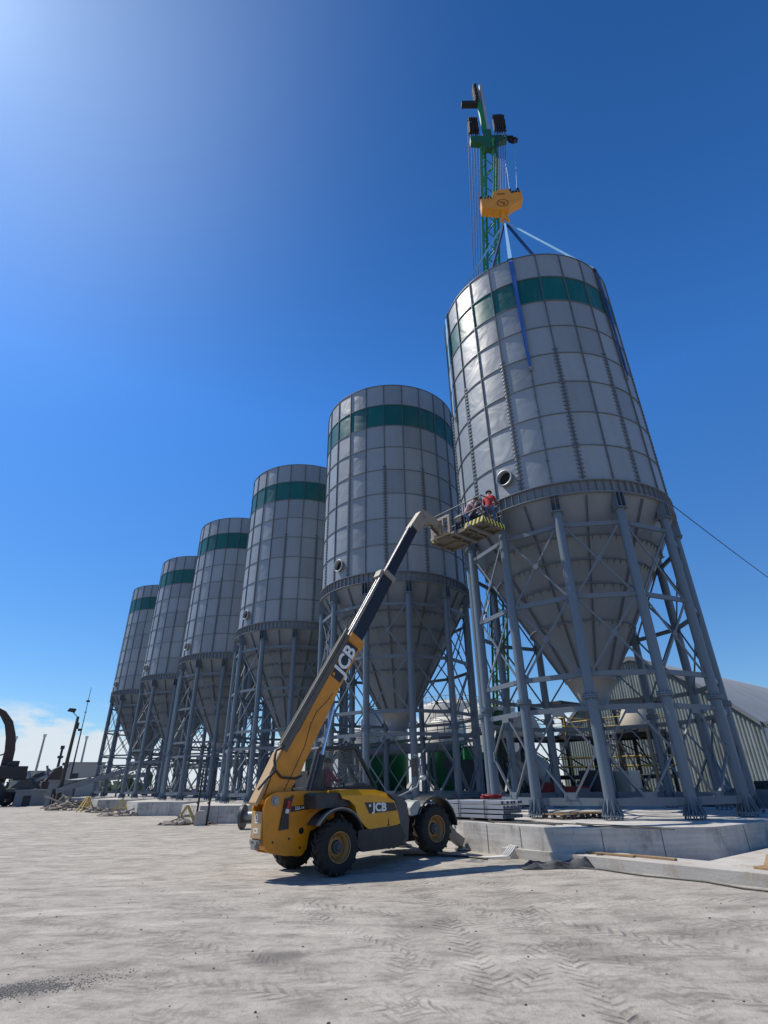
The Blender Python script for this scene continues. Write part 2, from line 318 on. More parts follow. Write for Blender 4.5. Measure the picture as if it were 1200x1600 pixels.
# ------------------------------------------------------------------ silos
ZB=.94; RS=4.643; RL=4.566; ZR0=12.06; ZR1=12.60; ZT=26.14; NC=8; CH=(ZT-ZR1)/NC
def pol(a,r,z): return V((r*cos(a),r*sin(a),z-ZB))
A15=R(15)
def make_silo():
    root=empty('silo',(0,0,0))
    # shell courses, flat sheets between the ribs
    def shell(levels,name,mat):
        m=MB()
        for (za,zb) in levels:
            n=144; m.add([pol(2*PI*i/n,RS,z) for z in(za,zb) for i in range(n)],[(i,(i+1)%n,n+(i+1)%n,n+i) for i in range(n)],0,True)
        return m.build(name,mat,root)
    lv=[(ZR1+i*CH,ZR1+(i+1)*CH) for i in range(NC)]
    shell(lv[:6],'wall',SKIN); shell([lv[6]],'green_band',GREEN); shell(lv[7:],'top_course',SKIN)
    # ring flanges
    def ring(z,r0,r1,h):
        m=MB(); n=144
        m.lathe([(r0,z-ZB-h/2),(r1,z-ZB-h/2),(r1,z-ZB+h/2),(r0,z-ZB+h/2)],n,sm=False)
        return m
    base=ring(ZR1,RS-.01,RS+.048,.03)
    me=None
    for i in range(1,NC+1):
        z=ZR1+i*CH
        if me is None: o=base.build('ring_flange',RIB,root); me=o
        else: o=me.copy(); col.objects.link(o); o.parent=root
        o.location.z=i*CH-(.02 if i==NC else 0)
    # vertical ribs
    plainr=MB(); tooth=MB(); d=V((1,0,0))
    for m in(plainr,tooth):
        for s in(-.011,.011): m.box((RS+.026,s,(ZR1+ZT)/2-ZB),(.08,.013,ZT-ZR1-.04))
    zt=ZR1+4.15*CH; z=ZR1+.15
    while z<zt:
        for s in(-1,1):
            tooth.add([(RS+.006,s*.03,z-ZB),(RS+.006,s*.17,z-ZB+.04),(RS+.006,s*.03,z-ZB+.13),(RS+.07,s*.03,z-ZB),(RS+.07,s*.03,z-ZB+.13)],
                      [(0,1,3),(1,2,4),(1,4,3),(0,3,4,2)])
        z+=.2
    bz=[ZR1+.3+i*CH*.5 for i in range(16)]
    for z in bz:
        for s in (-1,1): plainr.box((RS+.03,s*.045,z-ZB),(.03,.03,.03))
    pr=plainr.build('vertical_rib',RIB,root); tr=tooth.build('toothed_rib',RIB,root,rz=A15)
    for k in range(1,12): inst(pr,root,k*2*A15); inst(tr,root,A15+k*2*A15)
    # ring beam
    m=MB(); m.lathe([(RS,ZR0-ZB),(RS,ZR1-ZB)],144)
    for z in(ZR0,ZR1):
        q=ring(z,RS-.05,RS+.13,.035); m.add(q.v,q.f)
    for k in range(96):
        a=(k+.5)*2*PI/96; c,s=cos(a),sin(a); mt=M.Rotation(a,3,'Z')
        m.box((c*(RS+.055),s*(RS+.055),(ZR0+ZR1)/2-ZB),(.11,.018,ZR1-ZR0-.04),mt)
    m.build('ring_beam',BEAM,root)
    # cone
    zc0,rc0=ZR0-.02,RS-.02; zc1,rc1=5.65,.97
    def rc(z): return rc1+(rc0-rc1)*(z-zc1)/(zc0-zc1)
    m=MB()
    for k in range(24):
        m.add([pol(k*A15,rc1,zc1),pol((k+1)*A15,rc1,zc1),pol((k+1)*A15,rc0,zc0),pol(k*A15,rc0,zc0)],[(0,1,2,3)])
    m.build('cone',CONE,root)
    m=MB(); m.lathe([(rc1+.05,zc1-ZB+.03),(rc1+.05,zc1-ZB-.04),(rc1,zc1-ZB-.04),(.46,4.62-ZB),(.56,4.62-ZB),(.56,4.54-ZB),(0,4.54-ZB)],28)
    m.build('spout',SPOUT,root)
    ribm=MB(); al=math.atan2(zc0-zc1,rc0-rc1); sl=V((cos(al),0,sin(al))); nr=V((sin(al),0,-cos(al)))
    p0=pol(0,rc(zc1+.1),zc1+.1)+nr*.03; p1=pol(0,rc(zc0-.06),zc0-.06)+nr*.03
    for s in(-.03,.03): ribm.beam(p0+V((0,s,0)),p1+V((0,s,0)),.016,.08,up=nr)
    cr=ribm.build('cone_rib',RIB,root,rz=A15)
    for k in range(1,12): inst(cr,root,A15*(2*k+1))
    for zz in(10.62,9.8,8.95,7.65):
        m=MB(); r=rc(zz); nk=max(24,int(r*2*PI/.28)//24*24)
        for k in range(24):
            a,b=k*A15,(k+1)*A15
            vs=[pol(q,rr,z2) for q in(a,b) for rr in(r-.01,r+.08) for z2 in(zz-.025,zz+.025)]
            m.add(vs,[(2,3,7,6),(1,5,7,3),(0,2,6,4),(0,4,5,1)])
        for k in range(nk):
            a=(k+.5)*2*PI/nk; rr=r*cos(A15/2)/cos((a%A15)-A15/2) if True else r
            mt=M.Rotation(a,3,'Z')
            q=[V((rr+.055,0,zz-.02-ZB)),V((rr-.005,0,zz-.02-ZB)),V((rc(zz-.2)*rr/r-.005,0,zz-.2-ZB))]
            vs=[mt@(v_+V((0,y,0))) for y in(-.009,.009) for v_ in q]
            m.add(vs,[(0,1,2),(5,4,3),(0,3,4,1),(1,4,5,2),(2,5,3,0)])
        m.build('cone_ring',RIB,root)
    # manhole
    am=R(97.5); ap=RS-.01; ctr=pol(am,ap,13.45); mt=M.Translation(ctr)@M.Rotation(am,4,'Z')@M.Rotation(PI/2,4,'Y')
    m=MB(); m.lathe([(.31,-.02),(.31,.24),(.385,.24),(.385,.19),(.345,.19),(.345,0.),(.345,-.02)],32,mt)
    mh=m.build('manhole',SKIN,root)
    m=MB(); m.lathe([(0,.03),(.31,.03)],32,mt); m.build('opening',DARK,mh)
    # legs
    def rl(x,y,z): return V((RL+x,y,z-ZB))
    m=MB(); m.tube(rl(0,0,ZB+.1),rl(0,0,11.33),.172,n=22,caps=False); leg=m.build('leg',LEG,root)
    m=MB(); m.lathe([(.0,.07),(.33,.07),(.33,.115),(0,.115)],22,M.Translation(rl(0,0,ZB)),sm=False)
    for k in range(10):
        a=k*PI/5+.2; mt=M.Translation(rl(0,0,ZB+.115))@M.Rotation(a,4,'Z')
        q=[mt@V((.167,0,0)),mt@V((.315,0,0)),mt@V((.315,0,.07)),mt@V((.167,0,.46))]; off=mt.to_3x3()@V((0,.012,0))
        m.add([v_-off for v_ in q]+[v_+off for v_ in q],[(3,2,1,0),(4,5,6,7),(0,1,5,4),(1,2,6,5),(2,3,7,6)])
    for k in range(10):
        a=k*PI/5+.2+PI/10; p=rl(.275*cos(a),.275*sin(a),ZB); m.tube(p,p+V((0,0,.2)),.022,n=6); m.tube(p+V((0,0,.115)),p+V((0,0,.155)),.04,n=6)
    bp_=m.build('base_plate',LEG,leg); bp_.parent=leg
    m=MB()
    for z in(4.44,4.50): m.lathe([(.15,z-ZB),(.262,z-ZB),(.262,z-ZB+.045),(.15,z-ZB+.045)],22,M.Translation((RL,0,0)),sm=False)
    for k in range(12):
        a=k*PI/6; p=rl(.222*cos(a),.222*sin(a),4.39); m.tube(p,p+V((0,0,.21)),.022,n=6)
    m.build('splice_flange',LEG,leg)
    m=MB(); m.box(rl(.02,0,11.36),(.48,.46,.045)); m.box(rl(-.02,0,11.30),(.05,.42,.10))
    for y in(-.17,0,.17): m.box(rl(.05,y,11.72),(.36,.022,.68))
    m.box(rl(-.115,0,11.72),(.022,.318,.66))
    m.build('head_bracket',LEG,leg)
    for k in range(1,12): inst(leg,root,k*R(30))
    # bracing of one bay between angle 0 and 30
    a0,a1=0,R(30); LV=[10.8,7.94,5.22,4.14,1.4]
    def lp(a,z,r=RL): return pol(a,r,z)
    e0=lp(0,0); e1=lp(a1,0); dr=(e1-e0).normalized(); out=V((cos(R(15)),sin(R(15)),0)); bay=(e1-e0).length
    for z in LV:
        m=MB(); h=.22 if z<2 else .165
        p=lp(0,z)+dr*.16; q=lp(a1,z)-dr*.16
        m.beam(p+dr*.06,q-dr*.06,.10,h)
        for e,s in((p,1),(q,-1)):
            m.box(e+dr*(s*.10)+out*.06,(.018,.26,h*.8),M.Rotation(R(15),3,'Z'))
            for yy in(-.05,.05):
                for zz in(-.035,.035): m.tube(e+dr*(s*.12+yy)+out*.068+V((0,0,zz)),e+dr*(s*.12+yy)+out*.09+V((0,0,zz)),.017,n=6)
        b=m.build('horizontal_beam',BRACE,root)
        for k in range(1,12): inst(b,root,k*R(30))
    for za,zb in((7.94,10.8),(5.22,7.94)):
        m=MB(); i0=lp(0,za+.1)+dr*.2; i1=lp(0,zb-.1)+dr*.2; j0=lp(a1,za+.1)-dr*.2; j1=lp(a1,zb-.1)-dr*.2
        m.beam(i0+out*.02,j1+out*.02,.04,.072,up=out.cross(j1-i0)); m.beam(i1-out*.024,j0-out*.024,.04,.072,up=out.cross(j0-i1))
        c=(i0+j1)/2; m.box(c+out*.048,(.014,.20,.20),M.Rotation(R(15),3,'Z')@M.Rotation(PI/4,3,'X'))
        for e in(i0,i1,j0,j1): m.box(e+out*.004,(.014,.2,.22),M.Rotation(R(15),3,'Z'))
        b=m.build('cross_brace',BRACE,root)
        for k in range(1,12): inst(b,root,k*R(30))
    m=MB(); mid=(e0+e1)/2; top=mid+V((0,0,4.04)); bot=mid+V((0,0,1.56))
    for s,e in((-1,lp(0,2.82)+dr*.18),(1,lp(a1,2.82)-dr*.18)):
        m.beam(top+dr*(s*.14),e+V((0,0,.06)),.05,.065,up=out); m.beam(bot+dr*(s*.16)+V((0,0,.04)),e-V((0,0,.06)),.055,.085,up=out)
        m.box(e-dr*(s*-.02)+out*.05,(.016,.16,.34),M.Rotation(R(15),3,'Z'))
    m.box(bot+out*.05,(.02,.42,.2),M.Rotation(R(15),3,'Z')); m.box(top+out*.05-V((0,0,.03)),(.02,.4,.16),M.Rotation(R(15),3,'Z'))
    for s in(-.15,.15): m.tube(bot+dr*s+out*.06,bot+dr*s+out*.09,.035,n=6)
    b=m.build('diamond_brace',BRACE,root)
    for k in range(1,12): inst(b,root,k*R(30))
    return root
silo=make_silo()
SL=['nearest grey steel silo with green band, under the crane hook with blue slings on it',
    'second grey steel silo from the crane, behind the raised yellow boom',
    'third grey steel silo from the crane, tall cone between second and fourth silos',
    'middle left grey steel silo, third from the far left end of the row',
    'grey steel silo one in from the far left end of the row',
    'smallest looking grey steel silo at the far left end of the row']
for i in range(6):
    s=silo if i==0 else copy_tree(silo)
    s.location=row(SP*i,0,ZB); s.rotation_euler.z=ROWZ; tag(s,SL[i],'silo','row of grey silos with green bands')

# plinths
PL=['concrete plinth under the nearest silo, with steel bars stacked on it','concrete plinth under the second silo, behind the yellow telehandler','concrete plinth under the third silo from the crane',
    'concrete plinth under the fourth silo with lit corner','concrete plinth under the fifth silo from the crane','concrete plinth under the farthest silo']
for i in range(6):
    if i==0: q=[(.97,7.12),(-2.70,7.56),(-5.45,4.68),(-5.7,1.77),(-5.7,-3),(-3,-5.6),(2.7,-5.7),(5.4,-3),(5.5,2.6),(3.6,5.6)]
    else: q=[(.6,7.15),(-2.95,7.3),(-5.6,4.55),(-5.6,-3),(-3,-5.6),(2.7,-5.7),(5.5,-3),(5.5,3.4)]
    rt=empty('concrete_plinth',row(SP*i,0,0),ROWZ,PL[i],'plinth','octagonal concrete silo plinths')
    q=[(a,b) for a,b in q][::-1]
    # row frame: local x = U, local y = N direction (N is U rotated +90)
    m=MB(); m.prism(q,lambda a,b,h:V((a,b,h)),-.2,.92); m.build('block',CONC,rt,bev=.02)
    n=len(q); m=MB()
    for j in range(n):
        a=V((*q[j],0)); b=V((*q[(j+1)%n],0)); d=(b-a).normalized(); o_=V((d.y,-d.x,0))
        if (a+b).y<0: continue
        if o_.dot(a+b)<0: o_=-o_
        L=(b-a).length; ks=[.33,.7] if L>3 else [.5]
        for f in ks:
            p=a+d*(L*f)+o_*.003; m.box(p+V((0,0,.42)),(.018,.012,.92),M.Rotation(math.atan2(d.y,d.x),3,'Z'))
    m.build('formwork_joint',plain('dark_joint_filler',(.14,.135,.125),.95) if i==0 else bpy.data.materials['dark_joint_filler'],rt)  # thin dark strips marking the formwork joints
# low step in front of the nearest plinth
m=MB(); m.prism([(-.9,7.62),(-.9,6.5),(-16,6.5),(-16,7.62)],lambda a,b,h:row(a,b,h),-.1,.385); m.build
st=m.build('concrete_step',CONC2,bev=.02); tag(st,'low pale concrete step along the foot of the nearest plinth, running off right','step')
m=MB(); m.prism([(-16,6.5),(-5.9,6.5),(-5.9,-8),(-16,-8)],lambda a,b,h:row(a,b,h),-.1,.372)
tag(m.build('concrete_slab',CONC2,bev=.02),'pale concrete slab right of the nearest plinth','slab')

# ------------------------------------------------------------------ telehandler
F=V((.755,.656,0)).normalized(); L=V((-F.y,F.x,0)); TO=V((-1.97,16.19,0)); TH=math.atan2(F.y,F.x)
tele=empty('telehandler',TO,TH,'yellow and black telehandler with its boom raised to a work platform','telehandler')
def text_mesh(body,size,bold=.0,ext=.004,shear=0):
    cu=bpy.data.curves.new('lettering','FONT'); cu.body=body; cu.size=size; cu.extrude=ext; cu.offset=bold; cu.shear=shear; cu.align_x='CENTER'; cu.align_y='CENTER'; cu.resolution_u=3
    o=bpy.data.objects.new('tmp',cu); col.objects.link(o); dg=bpy.context.evaluated_depsgraph_get()
    me=bpy.data.meshes.new_from_object(o.evaluated_get(dg)); bpy.data.objects.remove(o); return me
def text(body,size,mat,parent,mx,bold=0.,name='lettering',shear=0,sx=1):
    me=text_mesh(body,size,bold,.003,shear); me.transform(mx@M.Diagonal((sx,1,1,1))); me.materials.clear(); me.materials.append(mat)
    o=bpy.data.objects.new(name,me); col.objects.link(o); o.parent=parent; return o
def frame(o,x,y,z):   # matrix with columns
    m=M.Identity(4)
    for i,c in enumerate((x,y,z)):
        c=V(c).normalized()
        for r in range(3): m[r][i]=c[r]
    m.translation=V(o); return m
xz=lambda y0:(lambda a,b,h:V((a,h,b)))
pr=lambda m,poly,y0,y1,mi=0:m.prism(poly,lambda a,b,h:V((a,h,b)),y0,y1,mi)
# chassis spine
m=MB(); pr(m,[(-.7,.5),(-.7,1.15),(3.9,1.2),(4.05,.75),(3.6,.5)],-.38,.40); 
m.box((0,0,.62),(.26,1.5,.26)); m.box((3.45,0,.83),(.26,1.5,.26)); m.box((1.55,-.62,.62),(1.75,.5,.3)); m.box((1.55,.7,.75),(1.9,.55,.5))
m.build('chassis',BLK,tele,bev=.03)
# rear body with boom pivot
m=MB(); flank=[(-1.80,1.50),(-1.77,1.68),(-1.64,1.80),(-1.46,1.85),(-.35,1.86),(.35,1.84),(.3,1.2),(-.45,.95),(-.52,.58),(-.66,.45),(-1.15,.48),(-1.55,.56),(-1.68,.64),(-1.76,.95)]
pr(m,flank,-.45,-.37); pr(m,flank,.10,.16)
pr(m,[(-1.76,1.36),(-1.7,1.40),(-.6,1.2),(-.5,.62),(-.66,.5),(-1.55,.60),(-1.66,.70),(-1.73,.95)],-.37,.10)
body=m.build('rear_body',YEL,tele,bev=.035)
m=MB(); m.tube((-1.5,-.50,1.66),(-1.5,.20,1.66),.075,n=16); m.tube((-1.5,-.47,1.66),(-1.5,-.455,1.66),.12,n=16); m.build('pivot_pin',STEEL,body)
m=MB()
for x,z,r_ in((-.70,.98,.075),(-1.5,.78,.025),(-1.05,.83,.025),(-.72,.62,.03)): m.tube((x,-.456,z),(x,-.42,z),r_,n=12)
m.build('body_hole',DARK,body)
m=MB(); m.box((-1.79,-.145,1.15),(.05,.50,.58)); m.build('rear_panel',TAN,body,bev=.015)
m=MB(); m.box((-1.79,-.145,.80),(.09,.46,.07)); m.tube((-1.86,-.26,.78),(-1.74,-.26,.78),.05,n=10); m.tube((-1.86,-.03,.78),(-1.74,-.03,.78),.05,n=10); m.box((-1.8,-.145,.70),(.12,.2,.12)); m.build('tow_hitch',STEEL,body)
bk=frame((-1.819,-.145,1.02),(0,-1,0),(0,0,1),(-1,0,0)); text('JCB',.15,WHITE,body,bk,.004)
m=MB(); m.lathe([(.05,0),(.085,0),(.085,.004),(.05,.004)],20,frame((-1.818,-.145,1.31),(0,-1,0),(0,0,1),(-1,0,0)),closed=True); m.box((-1.818,-.145,1.20),(.006,.14,.03)); m.build('emblem',WHITE,body)
# tail lamp cluster
m=MB(); pr(m,[(-1.36,1.02),(-1.24,1.70),(-1.08,1.72),(-1.0,1.78),(-1.05,1.62),(-1.12,1.4),(-1.10,1.04)],-.50,-.452); tl=m.build('tail_light',BLK,body,bev=.01)
m=MB(); m.tube((-1.2,-.53,1.38),(-1.18,-.53,1.47),.05,n=12,mi=1); m.tube((-1.185,-.53,1.48),(-1.165,-.53,1.56),.05,n=12,mi=0); m.tube((-1.165,-.53,1.57),(-1.15,-.53,1.65),.05,n=12,mi=0); m.build('lens',[REDL,CLEARL],tl)
m=MB(); pr(m,[(-1.05,1.40),(-1.04,1.52),(-.46,1.56),(-.46,1.45)],-.457,-.451); sg=m.build('model_plate',DECAL,body)
text('535-140',.098,WHITE,sg,frame((-.76,-.459,1.482),(1,0,.06),(-.06,0,1),(0,-1,0)),.002)
# engine hood
m=MB(); hood=[(.56,1.24),(.50,1.50),(.30,1.72),(.05,1.80),(.05,1.86),(.45,1.88),(1.25,1.86),(1.62,1.78),(1.86,1.62),(1.98,1.30),(2.06,1.03),(1.95,1.0),(.98,.95),(.86,1.0)]
def hood_prism(m,poly,y0,y1,cut,mi=0):
    ins=[(a+(.0 if b<1.2 else 0),b) for a,b in poly]
    m.prism(poly,lambda a,b,h:V((a,h,b-(.10*max(0,(b-1.5)/.36) if h<-1.05 else 0))),y0,y1,mi)
m.prism(hood,lambda a,b,h:V((a,h,b)),-1.02,-.42)
m.prism(hood,lambda a,b,h:V((a,-1.12 if h<-1.1 else -1.02,b-(.13*sst(1.45,1.88,b) if h<-1.1 else 0))),-1.12,-1.02)
hd=m.build('engine_hood',YELH,tele,bev=.03)
m=MB(); pr(m,[(1.64,1.765),(1.90,1.60),(2.02,1.28),(2.09,1.02),(2.10,.55),(2.36,.62),(2.43,1.1),(2.36,1.5),(2.15,1.68)],-1.09,-.42); m.build('hood_nose',GRYP,hd,bev=.05)
m=MB(); pr(m,[(.62,.94),(.98,.96),(2.09,1.0),(2.28,.7),(2.0,.48),(.75,.46),(.58,.6)],-1.10,-.42); m.build('side_skirt',BLK,hd,bev=.04)
m=MB(); pr(m,[(.79,1.57),(1.85,1.535),(1.95,1.34),(.96,1.30)],-1.124,-1.1205); dc=m.build('hood_decal',DECAL,hd)
text('JCB',.27,WHITE,dc,frame((1.32,-1.128,1.435),(1,0,-.03),(.03,0,1),(0,-1,0)),.010,sx=1.15)
m=MB(); m.box((.985,-1.127,1.49),(.06,.006,.06)); m.build('decal_square',WHITE,dc)
m=MB(); m.box((1.63,-1.121,1.08),(.03,.012,.16)); m.box((1.63,-1.121,1.02),(.08,.012,.03)); m.build('hood_latch',BLK,hd)
m=MB(); pr(m,[(-.66,1.46),(-.68,1.77),(-.60,1.81),(.10,1.81),(.32,1.70),(.45,1.5)],-1.0,-.47); m.build('air_box',BLK,tele,bev=.05)
# wheels
def wheel():
    w=empty('wheel',(0,0,0)); w.parent=tele
    prof=[(.31,-.17),(.40,-.205),(.50,-.21),(.565,-.185),(.585,-.1),(.588,0),(.585,.1),(.565,.185),(.50,.21),(.40,.205),(.31,.17)]
    rx=M.Rotation(PI/2,4,'X'); m=MB(); m.lathe(prof,40,rx,closed=True)
    nl=17
    for k in range(nl):
        for s in(-1,1):
            a=2*PI*(k+(.5 if s>0 else 0))/nl
            pts=[]
            for j,(wd,da) in enumerate(((0,0.03),(.11,.12),(.2,.21))):
                for r_ in(.56,.625 if j<2 else .60):
                    for dd in(-.034,.034): pts.append((wd*s,a-da+dd/.6,r_-(.05 if(j==2 and r_==.56) else 0)))
            vs=[V((r_*cos(b),y,r_*sin(b))) for y,b,r_ in pts]
            fs=[]
            for j in(0,1):
                o_=j*4; fs+=[(o_+2,o_+3,o_+7,o_+6),(o_,o_+2,o_+6,o_+4),(o_+1,o_+5,o_+7,o_+3)]
            fs+=[(0,1,3,2),(8,10,11,9)]
            m.add(vs,fs)
    ty=m.build('tyre',TYRE,w)
    rp=[(.315,-.19),(.335,-.195),(.345,-.17),(.31,-.16),(.29,-.09),(.285,0),(.27,.04),(.19,.06),(.17,.0)]
    m=MB(); m.lathe([(r_,-z) for r_,z in rp]+[(.17,.1),(.0,.1)],32,rx); rp2=[(r_,z) for r_,z in rp]
    m2=MB(); m2.lathe([(.315,.185),(.34,.2),(.345,.17),(.30,.15),(.28,.05),(.0,.05)],32,M.Rotation(-PI/2,4,'X'))
    m2.lathe([(.315,.185),(.34,.2),(.345,.17),(.30,.15),(.28,-.02),(.255,-.03),(.25,.03),(.17,.05),(.0,.05)],32,rx)
    for k in range(10):
        a=k*PI/5
        for s in(-1,1): m2.tube((.215*cos(a),s*.03,.215*sin(a)),(.215*cos(a),s*.065,.215*sin(a)),.018,n=6)
    ri=m2.build('rim',RIM,w)
    m=MB()
    for s in(-1,1): m.tube((0,s*.04,0),(0,s*.12,0),.16,.13,n=20); m.tube((0,s*.12,0),(0,s*.155,0),.085,.07,n=16)
    m.build('hub',HUB,ri); return w
w0=wheel()
wl=[(0,-.95,.62,0,'rear wheel nearest the camera'),(0,.95,.62,.1,None),(3.45,-.95,.83,.35,None),(3.45,.95,.83,.2,None)]
for i,(x,y,z,a,lb) in enumerate(wl):
    w=w0 if i==0 else copy_tree(w0,tele)
    w.location=(x,y,z); w.rotation_euler=(0,a,0)
# fenders
def arc_f(cx,cz,r0,r1,a0,a1,n=14): return [(cx+r0*cos(R(a0+(a1-a0)*i/n)),cz+r0*sin(R(a0+(a1-a0)*i/n))) for i in range(n+1)]+[(cx+r1*cos(R(a1-(a1-a0)*i/n)),cz+r1*sin(R(a1-(a1-a0)*i/n))) for i in range(n+1)]
m=MB(); pr(m,arc_f(0,.66,.80,.76,22,145),-1.17,-.62); fe=m.build('rear_fender',BLK,tele,bev=.012)
m=MB(); pr(m,arc_f(0,.66,.825,.802,38,146),-1.175,-1.06); m.build('fender_trim',STEEL,fe)
m=MB(); pr(m,arc_f(3.45,.80,.86,.81,5,150),-1.18,-.62); fe=m.build('front_fender',BLK,tele,bev=.015)
m=MB(); pr(m,[(2.44,1.18),(2.47,1.38),(2.62,1.53),(2.80,1.57),(2.84,1.44),(2.70,1.22)],-1.14,-.60); m.build('work_lamp_housing',CGREY,fe,bev=.03)
m=MB(); pr(m,arc_f(3.45,.80,.86,.81,5,150),.62,1.18); m.build('front_fender',BLK,tele,bev=.015)
m=MB(); pr(m,arc_f(0,.66,.80,.76,22,145),.62,1.17); m.build('rear_fender',BLK,tele,bev=.012)
# cab
cab=MB(); y0,y1=.34,1.12
for y in(y0,y1):
    for p,q in(((-.05,1.2),(-.08,1.9)),((-.08,1.9),(.22,2.86)),((.30,2.93),(1.58,2.98)),((1.62,2.95),(2.40,1.88)),((2.40,1.88),(2.42,1.2)),((-.08,1.88),(2.40,1.88))):
        cab.beam((p[0],y,p[1]),(q[0],y,q[1]),.09,.11,up=(0,1,0))
for x,z in((2.40,1.88),(-.06,1.9),(1.6,2.95),(.24,2.88)): cab.beam((x,y0,z),(x,y1,z),.07,.07)
pr(cab,[(-.06,1.16),(-.08,1.86),(2.38,1.86),(2.44,1.16)],y1-.03,y1+.02); pr(cab,[(-.06,1.16),(-.08,1.9),(2.38,1.86),(2.44,1.16)],y0-.02,y0+.03)
cab.box((-.02,.73,1.75),(.05,.7,1.2)); cab.box((1.1,.73,1.22),(2.3,.74,.08))
cb=cab.build('cab',BLK,tele,bev=.012)
m=MB(); pr(m,[(.20,2.90),(.24,2.97),(.6,3.01),(1.3,3.03),(1.62,3.0),(1.64,2.94)],y0-.05,y1+.05); m.build('roof',GRYP,cb,bev=.03)
m=MB(); m.tube((1.50,y0+.05,3.03),(1.50,y0+.05,3.10),.06,n=12); m.box((1.55,y1-.1,3.07),(.12,.16,.1)); m.box((1.5,y0+.25,3.07),(.1,.14,.1)); m.build('roof_lamp',BLK,cb)
m=MB(); pr(m,[(-.02,1.93),(.26,2.86),(1.57,2.91),(2.32,1.93)],y0-.005,y0+.005); m.build('side_window',GLASS,cb)
m=MB(); pr(m,[(-.02,1.93),(.26,2.86),(1.57,2.91),(2.32,1.93)],y1-.005,y1+.005); m.build('side_window',GLASS,cb)
m=MB(); m.add([(2.36,y0+.04,1.93),(2.36,y1-.04,1.93),(1.62,y1-.04,2.91),(1.62,y0+.04,2.91)],[(0,1,2,3)]); m.build('windscreen',GLASS,cb)
m=MB(); m.box((.83,.70,1.62),(.5,.5,.14)); m.box((.54,.70,2.0),(.12,.46,.75)); m.build('seat',BLK,cb,bev=.04)
m=MB(); m.tube((1.85,.70,1.4),(1.40,.70,2.06),.035,n=10); mt=frame((1.37,.70,2.10),(.8,0,.6),(0,1,0),(-.6,0,.8))
m.path([mt@V((.2*cos(2*PI*i/20),.2*sin(2*PI*i/20),0)) for i in range(21)],.016,8); m.beam(mt@V((-.2,0,0)),mt@V((.2,0,0)),.03,.02); m.build('steering_wheel',BLK,cb)
m=MB(); pr(m,[(1.75,1.4),(1.72,1.98),(1.95,2.05),(2.3,1.92),(2.35,1.4)],.42,1.06); m.box((1.35,.40,2.72),(.36,.04,.36)); m.build('dashboard',BLK,cb,bev=.02)
# mirror
m=MB(); m.path([(2.22,-.85,1.66),(2.55,-1.0,1.80),(2.78,-1.08,1.90),(2.86,-1.12,2.1),(2.90,-1.12,2.60),(2.82,-1.12,2.72),(2.66,-1.14,2.74)],.02,8); mi_=m.build('mirror_arm',CGREY,tele)
m=MB(); m.box((2.62,-1.16,2.42),(.05,.2,.5)); m.build('mirror',BLK,mi_,bev=.02)
m=MB(); m.ball((2.95,-1.16,2.14),.1,12,8,(1.1,1,.75)); m.box((2.92,-1.14,2.3),(.04,.04,.3)); m.build('work_lamp',CLEARL,mi_)
# boom
BA=R(59.2); BP=V((-1.5,-.10,1.66)); bs=V((cos(BA),0,sin(BA))); bt=V((-sin(BA),0,cos(BA)))
def bx(s,t,y=0): return BP+bs*s+bt*t+V((0,y,0))
def bprism(m,poly,y0,y1,mi=0): m.prism(poly,lambda a,b,h:bx(a,b,h),y0,y1,mi)
m=MB(); bprism(m,[(-.16,.12),(-.10,.22),(.75,.40),(1.15,.40),(1.75,.26),(2.6,.27),(4.95,.24),(5.0,-.24),(3.6,-.24),(2.5,-.28),(1.25,-.33),(.9,-.37),(.3,-.30),(-.10,-.2)],-.19,.19)
b1=m.build('boom_section',YEL,tele,bev=.015)
m=MB(); bprism(m,[(-.30,.30),(-.26,.38),(1.02,.47),(1.10,.415),(.74,.408),(-.05,.29)],-.19,.17); m.build('boom_tail_plate',TAN,b1,bev=.01)
m=MB(); bprism(m,[(4.93,.28),(5.22,.29),(5.24,-.285),(4.95,-.285)],-.225,.225); m.build('boom_collar',YEL,b1,bev=.02)
m=MB(); bprism(m,[(1.12,.46),(5.05,.40),(5.05,.27),(1.12,.29)],-.20,-.07); m.tube(bx(1.1,.50,-.15),bx(5.2,.46,-.15),.06,n=10); m.tube(bx(1.3,.45,.1),bx(5.0,.41,.1),.035,n=8); m.build('hose_tray',TRAY,b1)
m=MB(); m.path([bx(1.2,.44,-.2),bx(.98,.60,-.22),bx(.75,.52,-.26),bx(.55,.36,-.28),bx(.35,.44,-.24),bx(.0,.50,-.2)],.035,8); m.path([bx(.62,.42,-.20),bx(.55,.1,-.235),bx(.75,-.3,-.225),bx(.9,-.42,-.2)],.028,8); m.build('hydraulic_hose',BLK,b1)
m=MB(); m.path([bx(.35,-.16,-.194),bx(.95,-.14,-.194),bx(1.55,-.10,-.194),bx(2.1,.05,-.194),bx(2.5,.07,-.194),bx(2.9,-.06,-.194),bx(3.25,-.12,-.194)],.009,6); m.build('surface_cable',BLK,b1)
m=MB(); bprism(m,[(3.63,.235),(4.90,.235),(4.92,-.19),(3.63,-.17)],-.1945,-.1905); dc=m.build('boom_decal',DECAL,b1)
text('JCB',.60,WHITE,dc,frame(bx(4.34,.02,-.1975),bs,bt,(0,-1,0)),.018,sx=1.03)
m=MB(); m.box(bx(3.72,.16,-.197),(.09,.005,.09),M.Rotation(-BA,3,'Y')); m.build('decal_square',YEL,dc)
m=MB(); bprism(m,[(4.9,.235),(8.0,.235),(8.0,-.19),(4.9,-.205)],-.165,.165); b2=m.build('boom_section',NAVY,tele,bev=.012)
m=MB(); m.tube(bx(5.1,.30,-.12),bx(7.95,.29,-.12),.045,n=10); m.tube(bx(5.1,.28,.05),bx(7.95,.28,.05),.04,n=8); m.build('hose_tray',STEEL,b2)
